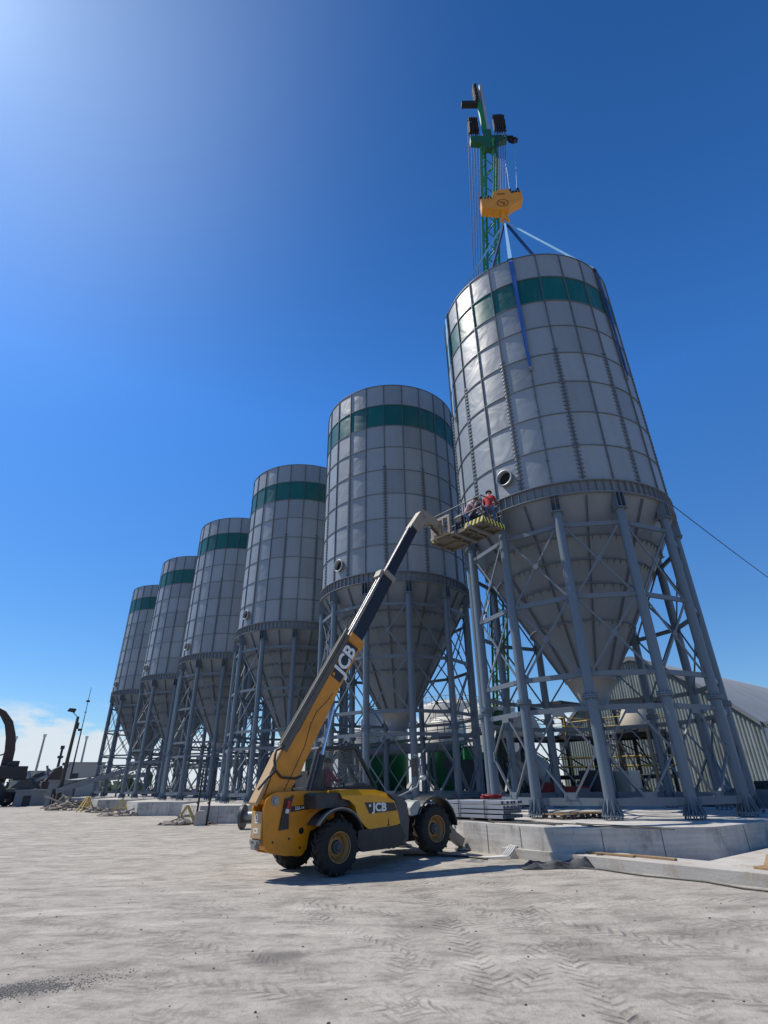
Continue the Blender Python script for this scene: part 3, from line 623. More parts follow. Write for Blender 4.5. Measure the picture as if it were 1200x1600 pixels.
m=MB(); bprism(m,[(7.92,.30),(8.14,.31),(8.16,-.25),(7.94,-.25)],-.20,.20); bprism(m,[(7.72,.40),(8.02,.42),(8.05,.31),(7.72,.31)],-.15,.15); m.build('boom_collar',BEIGE,b2,bev=.015)
m=MB(); bprism(m,[(7.9,.195),(10.75,.19),(10.75,-.15),(7.9,-.165)],-.135,.135); b3=m.build('boom_section',NAVY,tele,bev=.012)
m=MB(); m.tube(bx(8.1,.235,-.10),bx(10.6,.225,-.10),.035,n=10); m.build('hose_tray',STEEL,b3)
m=MB(); pr(m,[(3.78,10.92),(4.12,11.40),(4.40,11.80),(4.60,11.92),(4.95,11.86),(5.52,11.62),(5.60,11.30),(5.50,11.28),(5.1,11.42),(4.78,11.42),(4.62,11.30),(4.32,10.86),(4.1,10.73)],-.21,.07)
hdm=m.build('boom_head',BEIGE,tele,bev=.02)
m=MB(); m.tube((4.62,-.24,11.62),(4.62,.1,11.62),.07,n=12); m.tube((5.46,-.24,11.42),(5.46,.1,11.42),.06,n=12); m.build('head_pin',STEEL,hdm)
m=MB(); m.tube((5.05,-.07,11.36),(5.52,-.07,11.10),.06,n=10,mi=1); m.tube((4.55,-.07,11.18),(5.1,-.07,11.34),.045,n=10); m.build('tilt_ram',[CHROME,BLK],hdm)
m=MB(); m.tube((-.34,-.30,1.75),(-.06,-.30,2.68),.085,n=14); m.tube((-.08,-.30,2.62),(-.05,-.30,2.72),.095,n=14); rm=m.build('lift_ram',BLK,tele)
m=MB(); m.tube((-.06,-.30,2.68),(.30,-.30,4.02),.042,n=12); m.build('ram_rod',CHROME,rm)
m=MB(); m.tube((-.16,-.12,2.0),(.02,-.12,2.75),.06,n=12); m.build('ram_tube',BLK,rm)
# stabilisers
for y,fx,fy in((-.5,4.95,-.72),(.5,4.45,1.35)):
    m=MB(); a=V((3.95,y,1.02)); b=V((fx,fy,.14+gz(*(TO+F*fx+L*fy).xy)))
    m.beam(a,a.lerp(b,.55),.22,.36,up=(1,0,1)); m.beam(a.lerp(b,.5),b+V((0,0,.05)),.19,.27,up=(1,0,1)); so=m.build('stabiliser_leg',BEIGE,tele,bev=.02)
    m=MB(); m.tube(a+V((.12,0,.28)),a.lerp(b,.55)+V((.10,0,.17)),.06,n=10); m.tube(a.lerp(b,.55)+V((.10,0,.17)),b+V((.02,0,.12)),.03,n=8); m.build('stabiliser_ram',BLK,so)
    m=MB(); m.lathe([(0,.0),(.24,.0),(.26,.03),(.10,.07),(.0,.11)],18,M.Translation(b-V((0,0,.12)))); m.build('stabiliser_foot',STEEL,so)
m=MB(); m.box((4.0,0,.95),(.25,1.3,.35)); m.build('stabiliser_frame',BLK,tele,bev=.02)

# ------------------------------------------------------------------ people
def person(loc,rz,label,j,top,legs_,headgear,hat=None,gloves=SKINC):
    root=empty('person',loc,rz,label,'person')
    # joints in local coordinates: +X is forward, +Y left
    P=dict(j); vs=[]; es=[]; rs=[]; bone=[]
    def vtx(p,r): vs.append(V(p)); rs.append(r); return len(vs)-1
    def chain(start,pts,tagm):
        last=start
        for p,r in pts:
            i=vtx(p,r); es.append((last,i)); bone.append((last,i,tagm)); last=i
        return last
    pel=vtx(P['pelvis'],.135)
    sp=V(P['pelvis']).lerp(V(P['chest']),.5)
    i_sp=chain(pel,[(sp,.125)],0); i_ch=chain(i_sp,[(P['chest'],.145)],0)
    nk=V(P['neck']); hd_=V(P['head']); up=(hd_-nk).normalized()
    i_nk=chain(i_ch,[(nk,.06)],0); i_hd=chain(i_nk,[(nk.lerp(hd_,.45)+V((.02,0,0)),.075),(hd_,.095),(hd_+up*.075,.07)],2)
    for s,k in((1,'l'),(-1,'r')):
        sh=V(P['sh_'+k]); el=V(P['el_'+k]); wr=V(P['wr_'+k]); d=(wr-el).normalized(); sd=d.cross(V((0,0,1)))
        if sd.length<.1: sd=V((0,1,0))
        sd.normalize()
        e=chain(i_ch,[(sh,.07)],0); e=chain(e,[(el,.05),(wr.lerp(el,.25),.042)],0); e=chain(e,[(wr,.030),(wr+d*.06,.034)],3)
        q=wr+d*.085; nz=sd.cross(d)
        for n_,(o_,ln) in enumerate(((-.03,.062),(-.01,.075),(.01,.07),(.03,.055))):
            b=q+sd*o_; chain(e,[(b,.011),(b+d*ln*.6-nz*.008,.009),(b+d*ln-nz*.03,.007)],3)
        b=wr+d*.035+sd*.035; chain(e,[(b,.012),(b+d*.04+sd*.025-nz*.012,.009)],3)
        hp=V(P['hip_'+k]); kn=V(P['kn_'+k]); an=V(P['an_'+k])
        e=chain(pel,[(hp,.10)],1); e=chain(e,[(hp.lerp(kn,.5),.088),(kn,.062),(kn.lerp(an,.4),.060),(an,.045)],1)
        chain(e,[(an+V((-.02,0,-.05)),.045),(an+V((.13,s*.02,-.06)),.035)],4)
    me=bpy.data.meshes.new('body'); me.from_pydata(vs,es,[]); o=bpy.data.objects.new('tmp',me); col.objects.link(o)
    o.modifiers.new('Skin','SKIN'); o.modifiers['Skin'].use_smooth_shade=True
    sv=me.skin_vertices[0].data
    for i,r in enumerate(rs): sv[i].radius=(r,r)
    sv[pel].use_root=True
    ss=o.modifiers.new('Sub','SUBSURF'); ss.levels=1; ss.render_levels=1
    dg=bpy.context.evaluated_depsgraph_get(); bm_=bpy.data.meshes.new_from_object(o.evaluated_get(dg)); bpy.data.objects.remove(o)
    bm_.materials.clear()
    for m_ in(top,legs_,SKINC,gloves,BOOT): bm_.materials.append(m_)
    for f in bm_.polygons:
        c=f.center; best=None
        for a,b,tg in bone:
            pa,pb=vs[a],vs[b]; dv=pb-pa; tt=max(0,min(1,(c-pa).dot(dv)/max(dv.length_squared,1e-9))); r=rs[a]+(rs[b]-rs[a])*tt
            d_=(c-(pa+dv*tt)).length-r
            if best is None or d_<best[0]: best=(d_,tg)
        f.material_index=best[1]; f.use_smooth=True
    body=bpy.data.objects.new('body',bm_); col.objects.link(body); body.parent=root
    # face
    fx=V(P.get('face',(1,0,0))).normalized(); lx=up.cross(fx).normalized(); fx=lx.cross(up)
    m=MB(); m.tube(hd_+fx*.088-up*.01,hd_+fx*.115-up*.03,.008,.014,n=8)
    m.ball(hd_+fx*.083-up*.062,.018,8,5,(1,1,.5))
    for s in(-1,1): m.ball(hd_+lx*(s*.092)-up*.01,.025,8,5,(.6,.4,1))
    m.build('face_feature',SKINC,body)
    m=MB()
    for s in(-1,1): m.ball(hd_+fx*.088+lx*(s*.034)+up*.012,.011,8,5)
    m.build('eye',HAIR,body)
    m=MB()
    if headgear=='hair':
        mt=frame(hd_-fx*.012+up*.03,fx,lx,up); m.lathe([(.0,.096),(.05,.088),(.088,.055),(.104,.0),(.10,-.05)],14,mt); m.build('hair',HAIR,root)
    else:
        mt=frame(hd_+up*.045,fx,lx,up); m.lathe([(.0,.095),(.06,.085),(.10,.045),(.115,.0),(.135,-.005),(.135,-.012),(.108,-.012)],16,mt); m.build('helmet' if hat is HELM else 'cap',hat,root)
    return root
def stand(lean=0,crouch=0,arm='fwd',ah=1.15):
    # simple pose maker; lean bends the trunk forward, crouch lowers the pelvis
    ph=.93-crouch; pe=V((-.1*(lean>.3)-.12*(crouch>.2),0,ph)); d=V((sin(lean),0,cos(lean)))
    ch=pe+d*.40; nk=ch+d*.19+V((.02,0,0)); hd_=nk+V((sin(lean*.7),0,cos(lean*.7)))*.16
    j=dict(pelvis=pe,chest=ch,neck=nk,head=hd_,face=(cos(lean*.7),0,-sin(lean*.7)))
    for s,k in((1,'l'),(-1,'r')):
        sh=ch+d*.10+V((0,s*.19,0)); 
        if arm=='fwd': wr=V((sh.x+.42,s*.14,ah+(.05 if s>0 else 0)))
        elif arm=='down': wr=V((sh.x+.1,s*.24,sh.z-.5))
        md=(sh+wr)/2; dl=(wr-sh).length; b=math.sqrt(max(0,.29**2-(dl/2)**2)); el=md+V((-.25*b,s*.5*b,-b*.85)) 
        hp=pe+V((0,s*.10,-.04)); an=V((s*.08,s*.12,.09)); md=(hp+an)/2; dl=(an-hp).length; b=math.sqrt(max(0,.425**2-(dl/2)**2)); kn=md+V((b,s*.05,0))
        j.update({'sh_'+k:sh,'el_'+k:el,'wr_'+k:wr,'hip_'+k:hp,'kn_'+k:kn,'an_'+k:an})
    return j
def tw(x,y,z=0): return TO+F*x+L*y+V((0,0,z))   # telehandler frame to world
PZ=11.10
person(tw(6.62,-1.98,PZ),TH+R(25),'standing person in red jacket and dark helmet at the silo end of the platform',stand(.35,.02,'fwd',1.2),REDJ,JEAN,'hat',BEANIE)
person(tw(6.25,-1.08,PZ),TH-R(75),'person in pale pink top and jeans bending over on the platform',stand(.75,.12,'fwd',.62),PINK,JEAN,'hair')
person(tw(6.30,-1.55,PZ),TH-R(30),'person in plum top crouching between the two others on the platform',stand(.6,.30,'fwd',.55),PURP,JEAND,'hair')
# driver
j=dict(pelvis=(0,0,.12),chest=(-.02,0,.52),neck=(0,0,.70),head=(.03,0,.86),face=(1,0,0))
for s,k in((1,'l'),(-1,'r')): j.update({'sh_'+k:(-.01,s*.19,.60),'el_'+k:(.18,s*.24,.36),'wr_'+k:(.44,s*.13,.42),'hip_'+k:(.02,s*.1,.09),'kn_'+k:(.44,s*.13,.12),'an_'+k:(.55,s*.13,-.26)})
person(tw(.80,.66,1.72),TH,'driver in maroon shirt seated inside the telehandler cab',j,MAR,JEAND,'hair')

# ------------------------------------------------------------------ work platform
wp=empty('work_platform',tw(6.3,-.9,10.95),TH,'steel work platform with rails and striped kick boards carried on the boom tip','work platform')
def pl(x,y,z): return V((x-6.3,y+.9,z-10.95))
X0,X1,Y0,Y1=5.72,7.02,-2.28,.55; Z0=11.0
m=MB(); m.box(pl((X0+X1)/2,(Y0+Y1)/2,Z0+.055),(X1-X0,Y1-Y0,.03)); m.build('deck',DECKM,wp)
m=MB()
for y in(Y0+.04,-1.35,-.45,Y1-.04): m.beam(pl(X0,y,Z0-.02),pl(X1,y,Z0-.02),.07,.10)
for x in(X0+.04,(X0+X1)/2,X1-.04): m.beam(pl(x,Y0,Z0-.025),pl(x,Y1,Z0-.025),.07,.09)
m.build('deck_frame',DECKM,wp)
m=MB()
for x0,y0_,x1,y1_ in((X0-.012,Y0,X0-.012,-1.30),(X0,Y0-.012,X1,Y0-.012),(X0-.012,.22,X0-.012,Y1),(X1+.012,Y0,X1+.012,Y1)): m.beam(pl(x0,y0_,Z0+.09),pl(x1,y1_,Z0+.09),.02,.21)
m.build('kick_board',CHEV,wp)
m=MB()
zt=Z0+1.12
for z in(zt,Z0+.62):
    for a,b in(((X0,Y0),(X0,Y1)),((X0,Y0),(X1,Y0)),((X1,Y0),(X1,Y1)),((X1,Y1),(X0,Y1))): m.tube(pl(*a,z),pl(*b,z),.024,n=8)
for y in(Y0,-1.35,-.45,Y1):
    for x in(X0,X1): m.tube(pl(x,y,Z0),pl(x,y,zt),.022,n=8)
m.build('guard_rail',GRYP,wp)
m=MB()
for y in(-.62,.34): m.box(pl(X0-.10,y,Z0+.42),(.12,.12,.86))
for z in(Z0+.08,Z0+.80): m.box(pl(X0-.10,-.14,z),(.13,.9,.12))
for y in(-.34,.20): m.box(pl(X0-.17,y,Z0+.45),(.08,.07,.7))
m.box(pl(X0-.18,-.07,Z0+.35),(.16,.36,.5)); m.build('carriage',BEIGE,wp,bev=.012)
m=MB()
for y in(-1.7,-.9): m.box(pl(6.2,y,Z0-.10),(1.5,.16,.08))
m.build('fork_pocket',STEEL,wp)
m=MB(); m.box(pl(5.95,-.95,Z0+.42),(.3,.36,.66)); tb=m.build('tool_box',BLK,wp,bev=.02)

# ------------------------------------------------------------------ crane
HK=V((8.479,22.68,35.9))
cr=empty('mobile_crane',(9.2,46,0),0,'tall green lattice boom crane behind the nearest silo','crane')
def cl(p): return V(p)-V((9.2,46,0))
B0=V((9.15,46,4)); B1=V((8.62,23.3,46.2)); bd=(B1-B0).normalized()
sdv=bd.cross(V((0,0,1))).normalized(); upv=sdv.cross(bd); ra=R(28); e1=sdv*cos(ra)+upv*sin(ra); e2=-sdv*sin(ra)+upv*cos(ra)
Lb=(B1-B0).length; hw=.47; m=MB(); cor=[(-1,-1),(1,-1),(1,1),(-1,1)]
for a,b in cor:
    o_=e1*a*hw+e2*b*hw; m.beam(cl(B0+o_),cl(B1+o_),.15,.15,up=e2)
nb=int(Lb/1.05)
for k in range(nb):
    s0=Lb*k/nb; s1=Lb*(k+1)/nb
    for i in range(4):
        p=e1*cor[i][0]*hw+e2*cor[i][1]*hw; q=e1*cor[(i+1)%4][0]*hw+e2*cor[(i+1)%4][1]*hw
        a,b=(p,q) if k%2 else (q,p)
        m.tube(cl(B0+bd*s0+a),cl(B0+bd*s1+b),.045,n=6,caps=False)
m.build('boom',CGRN,cr)
# boom head with cross arms
xr=V((1,0,0)); zc=V((0,0,1)); fy=V((0,-1,0)); HC=V((8.65,23.2,46.2))
m=MB()
m.prism([(-1.5,.45),(1.35,.65),(1.35,.05),(.65,-.3),(.45,-1.1),(-.5,-1.1),(-.65,-.45),(-1.5,-.25)],lambda a,b,h:cl(HC+xr*a+zc*b+fy*h),-.22,.22)
m.box(cl(HC+zc*.95+xr*-.1),(.6,.5,.9)); m.build('boom_head',CGRND,cr,bev=.03)
def sheave_block(c,w,h):
    m=MB()
    for i in range(5):
        x=-w/2+w*i/4; m.box(cl(c+xr*x),(.07,.42,h*(.92+.08*(i%2))))
    for i in range(4):
        x=-w/2+w*(i+.5)/4
        m.lathe([(.1,-.1),(.40,-.1),(.34,0),(.40,.1),(.1,.1)],20,frame(cl(c+xr*x-zc*.1),(0,1,0),(0,0,1),(1,0,0)))
        m.lathe([(.1,-.1),(.40,-.1),(.34,0),(.40,.1),(.1,.1)],20,frame(cl(c+xr*x+zc*.55),(0,1,0),(0,0,1),(1,0,0)))
    for z in(-h/2,h/2): m.box(cl(c+zc*z),(w+.2,.08,.08)); 
    for s in(-1,1):
        for z in (.45,): m.beam(cl(c+xr*(s*w/2)+zc*h/2),cl(c+xr*(s*w/2)+zc*(h/2+z)),.05,.05)
    m.beam(cl(c+xr*(-w/2)+zc*(h/2+.42)),cl(c+xr*(w/2)+zc*(h/2+.5)),.05,.05)
    return m.build('sheave_block',CBLK,cr)
sheave_block(HC+V((-1.12,-.1,2.0)),.62,1.8); sheave_block(HC+V((.98,-.1,2.3)),.78,1.9)
m=MB(); mt_=HC+V((-.28,-.1,1.4))
m.beam(cl(mt_),cl(mt_+V((-.05,0,4.6))),.26,.3); m.build('jib_mast',CGRN,cr)
m=MB(); m.beam(cl(mt_+V((.28,0,-.2))),cl(mt_+V((.32,0,6.9))),.2,.2); m.beam(cl(mt_+V((.08,.2,3.6))),cl(mt_+V((.1,.2,6.8))),.12,.2); m.build('jib_stay',CGREY,cr)
m=MB(); m.box(cl(mt_+V((-.85,0,3.9))),(1.3,.4,.4))
for z in(4.4,5.0,5.6,6.3): m.lathe([(.08,-.12),(.42,-.12),(.36,0),(.42,.12),(.08,.12)],16,frame(cl(mt_+V((-.22,0,z))),(0,1,0),(0,0,1),(1,0,0)))
m.box(cl(mt_+V((-.2,0,5.3))),(.3,.2,2.6)); m.build('jib_sheave',CBLK,cr)
m=MB(); c=HC+V((1.85,0,.25)); m.lathe([(.12,-.07),(.38,-.07),(.33,0),(.38,.07),(.12,.07)],18,frame(cl(c),(1,0,0),(0,0,1),(0,-1,0))); m.box(cl(c+V((-.25,0,.3))),(.5,.3,.15)); m.build('side_sheave',CBLK,cr)
# ropes
m=MB()
for i in range(5):
    x=-1.6+i*.22; m.tube(cl(HC+V((x,-.3,1.6))),cl(B0+bd*(Lb*.18)+V((-1.0+i*.12,-.4,0))),.025,n=5)
m.build('hoist_rope',ROPE,cr)
m=MB()
for i in range(6):
    x=.55+i*.16; m.tube(cl(HC+V((x,-.3,1.8))),cl(HK+V((-.45+i*.18,0,2.9))),.022,n=5)
m.build('fall_rope',ROPE,cr)
m=MB(); m.tube(cl(HC+V((1.95,-.1,.1))),cl(HK+V((1.25,0,3.1))),.014,n=5); m.tube(cl(HC+V((1.0,-.1,.0))),cl(HK+V((.75,0,3.0))),.014,n=5); m.build('tag_rope',ROPEL,cr)
# crane base
m=MB(); m.box(cl((9.2,47.5,2.6)),(3.4,7,2.0)); m.box(cl((9.2,50.2,2.9)),(4.2,1.8,2.6)); m.build('superstructure',CGRND,cr,bev=.06)
m=MB(); m.box(cl((6.6,45.6,3.2)),(1.4,2.2,2.2)); m.box(cl((6.6,45.6,4.4)),(1.5,2.3,.12),mi=1); m.build('cab',[CGRN,CGREY],cr,bev=.05)
for x in(6.6,11.8):
    m=MB(); m.prism([(-4.2,.3),(-4.4,.8),(-4.0,1.2),(4.0,1.2),(4.4,.8),(4.2,.3),(3.6,0.02),(-3.6,0.02)],lambda a,b,h:cl((x+h,47+a,b)),-.6,.6); m.build('track',MACH,cr,bev=.05)
m=MB(); m.box(cl((9.2,47,1.2)),(5,3,.7)); m.build('undercarriage',MACH,cr)

# hook block
hb=empty('hook_block',HK,R(-4),'orange crane hook block hanging above the nearest silo','hook block')
m=MB(); m.prism([(-1.42,1.05),(-1.42,2.0),(-.65,2.05),(-.55,2.35),(-.5,2.72),(.45,2.9),(.62,2.75),(.66,2.35),(1.4,2.55),(1.42,1.62),(.55,1.05),(.35,.72),(-.35,.72)],lambda a,b,h:V((a,h,b)),-.32,.32); m.build('body',CORG,hb,bev=.03)
m=MB()
for x in(-1.15,-.95,-.75,.85,1.05,1.25):
    z=2.1 if x<0 else 2.55; m.lathe([(.06,-.05),(.36,-.05),(.32,0),(.36,.05),(.06,.05)],16,frame((x,0,z-.05),(0,1,0),(0,0,1),(1,0,0)))
for x,z in((-1.35,2.15),(-.8,2.2),(.75,2.75),(1.3,2.8)): m.tube((x,0,z),(x,0,z+.4),.06,n=8); m.ball((x,0,z+.45),.11,8,5)
m.build('sheave',CBLK,hb)
m=MB(); m.lathe([(.34,0),(.40,0),(.40,.02),(.34,.02)],24,frame((0,-.325,1.35),(1,0,0),(0,0,1),(0,-1,0)),closed=True); m.box((.08,-.335,1.3),(.16,.02,.3)); m.box((-.1,-.335,1.45),(.2,.02,.1)); m.box((.0,-.335,2.35),(.55,.02,.12)); m.build('cover_mark',plain('dark_orange',(.25,.08,.01),.5),hb)
m=MB(); m.tube((0,0,.78),(0,0,.3),.16,.13,n=12); m.path([(0,0,.4),(.02,0,.2),(.22,0,.02),(.24,0,-.18),(.05,0,-.32),(-.18,0,-.24),(-.24,0,-.08)],[.13,.14,.13,.12,.11,.08,.04],10); m.path([(0,0,.4),(-.02,0,.2),(-.2,0,.04),(-.24,0,-.12)],[.13,.12,.11,.07],10); m.build('hook',CORG,hb)

# slings
SLG=[(-111.4,BLUE,'blue lifting sling down the front of the nearest silo',.20,BLUEP),(-51.4,BLUED,'dark blue lifting sling down the right side of the nearest silo',.22,BLUEP),(8.6,BLUED,'dark blue lifting sling to the rear right of the nearest silo rim',.26,BLUED),
     (68.6,BLUEP,'pale lifting sling to the rear of the nearest silo rim',.1,BLUEP),(128.6,BLUED,'dark blue lifting sling to the rear left of the nearest silo rim',.24,BLUED),(-171.4,BLUEP,'pale blue lifting sling down the left edge of the nearest silo',.2,BLUEP)]
for a,mt_,lb,wd,mt2 in SLG:
    a=R(a); rd=V((cos(a),sin(a),0)); tn=V((-sin(a),cos(a),0)); c=V((C0.x,C0.y,0))
    s=empty('lifting_sling',c+rd*(RS+.1)+V((0,0,ZT-.05)),0,lb,'sling','blue slings from the hook to the nearest silo')
    o_=c+rd*(RS+.1)+V((0,0,ZT-.05)); top=HK+V((0,0,-.2))
    def strip(m,pts,ws,th=.012):
        for (p,w_),(q,w2) in zip(list(zip(pts,ws))[:-1],list(zip(pts,ws))[1:]):
            d=(q-p).normalized(); nn=d.cross(tn).normalized()*th
            m.add([p-tn*w_-nn-o_,p+tn*w_-nn-o_,q+tn*w2-nn-o_,q-tn*w2-nn-o_,p-tn*w_+nn-o_,p+tn*w_+nn-o_,q+tn*w2+nn-o_,q-tn*w2+nn-o_],[(3,2,1,0),(4,5,6,7),(0,1,5,4),(1,2,6,5),(2,3,7,6),(3,0,4,7)])
    m=MB(); strip(m,[top,c+rd*(RS+.03)+V((0,0,ZT+.035))],[max(.06,wd*.28),max(.09,wd*.5)],.05); m.build('upper_strap',mt2,s)
    m=MB(); zz=[ZT+.035,ZT-.3,ZT-2.5,ZT-5,ZT-6.6,ZT-7.4]; strip(m,[c+rd*(RS+(.03 if i==0 else .12+.02*(i%2)))+V((0,0,z)) for i,z in enumerate(zz)],[wd*.5,wd*.5,wd*.46,wd*.40,wd*.32,.04]); 
    strip(m,[c+rd*(RS+(.10 if i==0 else .15+.015*(i%2)))+tn*(.05-.01*i)+V((0,0,z)) for i,z in enumerate(zz[1:])],[wd*.34,wd*.3,wd*.26,wd*.2,.03]); m.build('hanging_strap',mt_,s)
    m=MB(); m.box(c+rd*(RS+.09)+V((0,0,ZT-7.5))-o_,(.1,.1,.2),M.Rotation(a,3,'Z')); m.tube(c+rd*(RS+.13)-tn*.09+V((0,0,ZT-7.42))-o_,c+rd*(RS+.13)+tn*.09+V((0,0,ZT-7.42))-o_,.03,n=8); m.build('shackle',STEEL,s)
    m=MB(); m.box(c+rd*(RS+.02)+V((0,0,ZT+.0))-o_,(.16,wd+.1,.05),M.Rotation(a,3,'Z')); m.build('edge_protector',CGRND,s)

# ------------------------------------------------------------------ small things on the plinth and the step
# stack of steel channels on bearers
SA=V((1.96,20.0,.92)); sd_=V((3.50,18.31,0))-V((1.96,20.0,0)); sd_.z=0; sd_.normalize(); sn=V((-sd_.y,sd_.x,0)); sang=math.atan2(sd_.y,sd_.x)
for i,x in enumerate((.35,1.05,1.75)):
    m=MB(); m.box((0,0,.038),(.12,1.2,.075)); b=m.build('timber_bearer',TIMBD,loc=SA+sd_*x+sn*.55,rz=sang,bev=.008)
    tag(b,['dark timber bearer at the left end under the steel bar stack','dark timber bearer under the middle of the steel bar stack','dark timber bearer at the right end under the steel bar stack'][i],'timber','timber bearers under the steel bars')
m=MB(); Lc=2.28
for p,d in(((0,-.06,.045),(Lc,.010,.09)),((0,0,.085),(Lc,.11,.010)),((0,.06,.045),(Lc,.010,.09)),((0,0,.005),(Lc,.11,.010))): m.box(p,d)
GALV=paint('galvanised_bar',(.40,.42,.47),.42,.3,(.3,.28,.26),3,metal=.35,bump=.05)
ch0=None; rows_=4; cols=6
rn=['bottom','second lowest','second highest','top']
for r_ in range(rows_):
    for c_ in range(cols):
        o=m.build('steel_bar',GALV,bev=.006) if ch0 is None else ch0.copy()
        if ch0 is None: ch0=o
        else: col.objects.link(o)
        o.location=SA+sd_*(Lc/2+.0+random.uniform(-.06,.06))+sn*(.03+c_*.18+random.uniform(-.015,.015))+V((0,0,.082+r_*.128)); o.rotation_euler.z=sang+random.uniform(-.004,.004)
        pass
        lb=f'pale steel bar in the {rn[r_]} layer, {["at the front face","one behind the front face","two behind the front face","three behind the front face","one in front of the back face","at the back"][c_]}'
        tag(o,lb,'steel bar','steel bars stacked on the plinth')
for x,lb in((.55,'thin steel band round the left part of the bar stack'),(1.6,'thin steel band round the right part of the bar stack')):
    m=MB(); w_=cols*.18
    for p,d in(((0,-.07,.24),(.03,.006,.50)),((0,w_/2-.06,.492),(.03,w_,.006)),((0,w_-.06,.24),(.03,.006,.50))): m.box(p,d)
    tag(m.build('steel_band',BLK,loc=SA+sd_*x+V((0,0,.082)),rz=sang),lb,'steel band','bands round the steel bar stack')
m=MB()
for i in range(16): m.path([SA*0+V((random.uniform(-.35,.35),random.uniform(-.16,.16),random.uniform(.04,.13))) for _ in range(4)],.028,6)
tag(m.build('strap_bundle',REDM,loc=SA+sd_*1.5+sn*.45+V((0,0,.58))),'tangled red strap bundle lying on top of the steel bar stack','straps')
# offcut pallets
def pallet(loc,rz,lb):
    t_=empty('wooden_pallet',loc,rz,lb,'pallet','wooden pallets on the nearest plinth')
    m=MB()
    for k in range(5): m.box((0,-.4+k*.2,.135),(1.0,.14,.025))
    m.build('deck_board',TIMB,t_)
    m=MB()
    for x in(-.44,0,.44):
        m.box((x,0,.02),(.1,.94,.025))
        for y in(-.4,0,.4): m.box((x,y,.078),(.1,.1,.09))
    m.build('block',TIMBD,t_)
pallet(row(-.75,4.3,.925),.5,'pale wooden pallet on the plinth beside the nearest silo leg'); pallet(row(-1.15,3.2,.925),.2,'wooden pallet farther back on the plinth, right of the pale one')
# planks on the step
for i,(u,n,a,l_) in enumerate(((-3.9,7.1,.03,1.25),(-4.9,6.95,-.05,1.1))):
    m=MB(); m.box((0,0,.022),(l_,.12,.04)); tag(m.build('timber_plank',TIMB,loc=row(u,n,.387),rz=ROWZ+a,bev=.005),['left timber plank on the concrete step below the plinth','right timber plank on the concrete step below the plinth'][i],'plank','planks on the concrete step')
# white hoses over the step
m=MB()
for k in range(4):
    u=-1.15-.07*k; m.path([row(u+.1,7.25,.43),row(u,7.55,.42),row(u-.02,7.70,.33),row(u+.02,7.85,.22),row(u+.25+.05*k,8.1,.19),row(u+.55,8.3,.18)],.022,7)
tag(m.build('white_hose',plain('white_hose_rubber',(.62,.61,.57),.6)),'bunch of white hoses draped over the concrete step','hose')
m=MB(); m.path([row(u,n,gz(*row(u,n).xy)+.02) for u,n in((1.4,9.2),(.6,8.7),(-.2,8.4),(-1.0,8.3))],.03,7); tag(m.build('black_hose',BLK),'black hose on the ground from the stabiliser to the white hoses','hose')
m=MB(); m.path([row(u,n,gz(*row(u,n).xy)+.02) for u,n in((-3.2,8.0),(-4.1,7.85),(-5.2,8.0),(-6.4,7.85),(-7.2,8.1),(-8.5,8.0))],.016,7); tag(m.build('black_cable',BLK),'thin black cable along the ground in front of the step','cable')
m=MB()
for k in range(7):
    u0=random.uniform(-4.5,1.5); n0=random.uniform(5.2,6.9); a=random.uniform(-.6,.6); m.path([row(u0+cos(a)*q,n0+sin(a)*q*.5+random.uniform(-.1,.1),.935) for q in(-1.2,-.6,0,.7,1.3)],.014,6)
tag(m.build('loose_cable',BLK),'dark loose cables lying on the top of the nearest plinth','cable')
# tarp
def tarp():
    m=MB(); nx,ny=34,16; c=V((4.45,15.35,0)); vs=[]
    for jj in range(ny):
        for i in range(nx):
            x=(i/(nx-1)-.5)*2.6; y=(jj/(ny-1)-.5)*.95*(1-.35*abs(x)/1.3)
            p=c+V((x*.99,y+x*.10,0)); e=min(1,(1-abs(x)/1.3)*4)*min(1,(1-abs(jj/(ny-1)-.5)*2)*2.5)
            h=e*(.03+.05*abs(sin(3.1*x+4*y)+.6*sin(7.3*x-5.5*y+1))+.03*sin(13*x+9*y)**2+.12*sst(-.1,.35,x)*sst(1.25,.6,x))
            vs.append((p.x,p.y,gz(p.x,p.y)+.012+h))
    m.add(vs,[(a*nx+b,a*nx+b+1,(a+1)*nx+b+1,(a+1)*nx+b) for a in range(ny-1) for b in range(nx-1)],0,True)
    return m.build('plastic_tarp',TARP)
tag(tarp(),'crumpled black plastic tarp on the ground in front of the step','tarp')
def rock(name,loc,r,mat,lb,cat,group=None):
    m=MB(); m.ball((0,0,0),r,9,6,(1.3,1,.75)); m.v=[tuple(V(p)*random.uniform(.82,1.15)) for p in m.v]
    for i in range(len(m.s)): m.s[i]=False
    return tag(m.build(name,mat,loc=loc,rz=random.uniform(0,6)),lb,cat,group)
rock('stone',(6.2,14.98,.16),.15,CONC2,'pale concrete lump on the ground before the step','stone')
m=MB(); m.box((0,0,.16),(.7,.35,.3)); m.prism([(-.35,.0),(.35,.0),(.1,.5)],lambda a,b,h:V((a,h,b)),-.14,.14)
tag(m.build('timber_chock',TIMB,loc=(7.75,12.75,.12),rz=.4,bev=.01),'timber chock on the ground at the right edge in front of the step','chock')

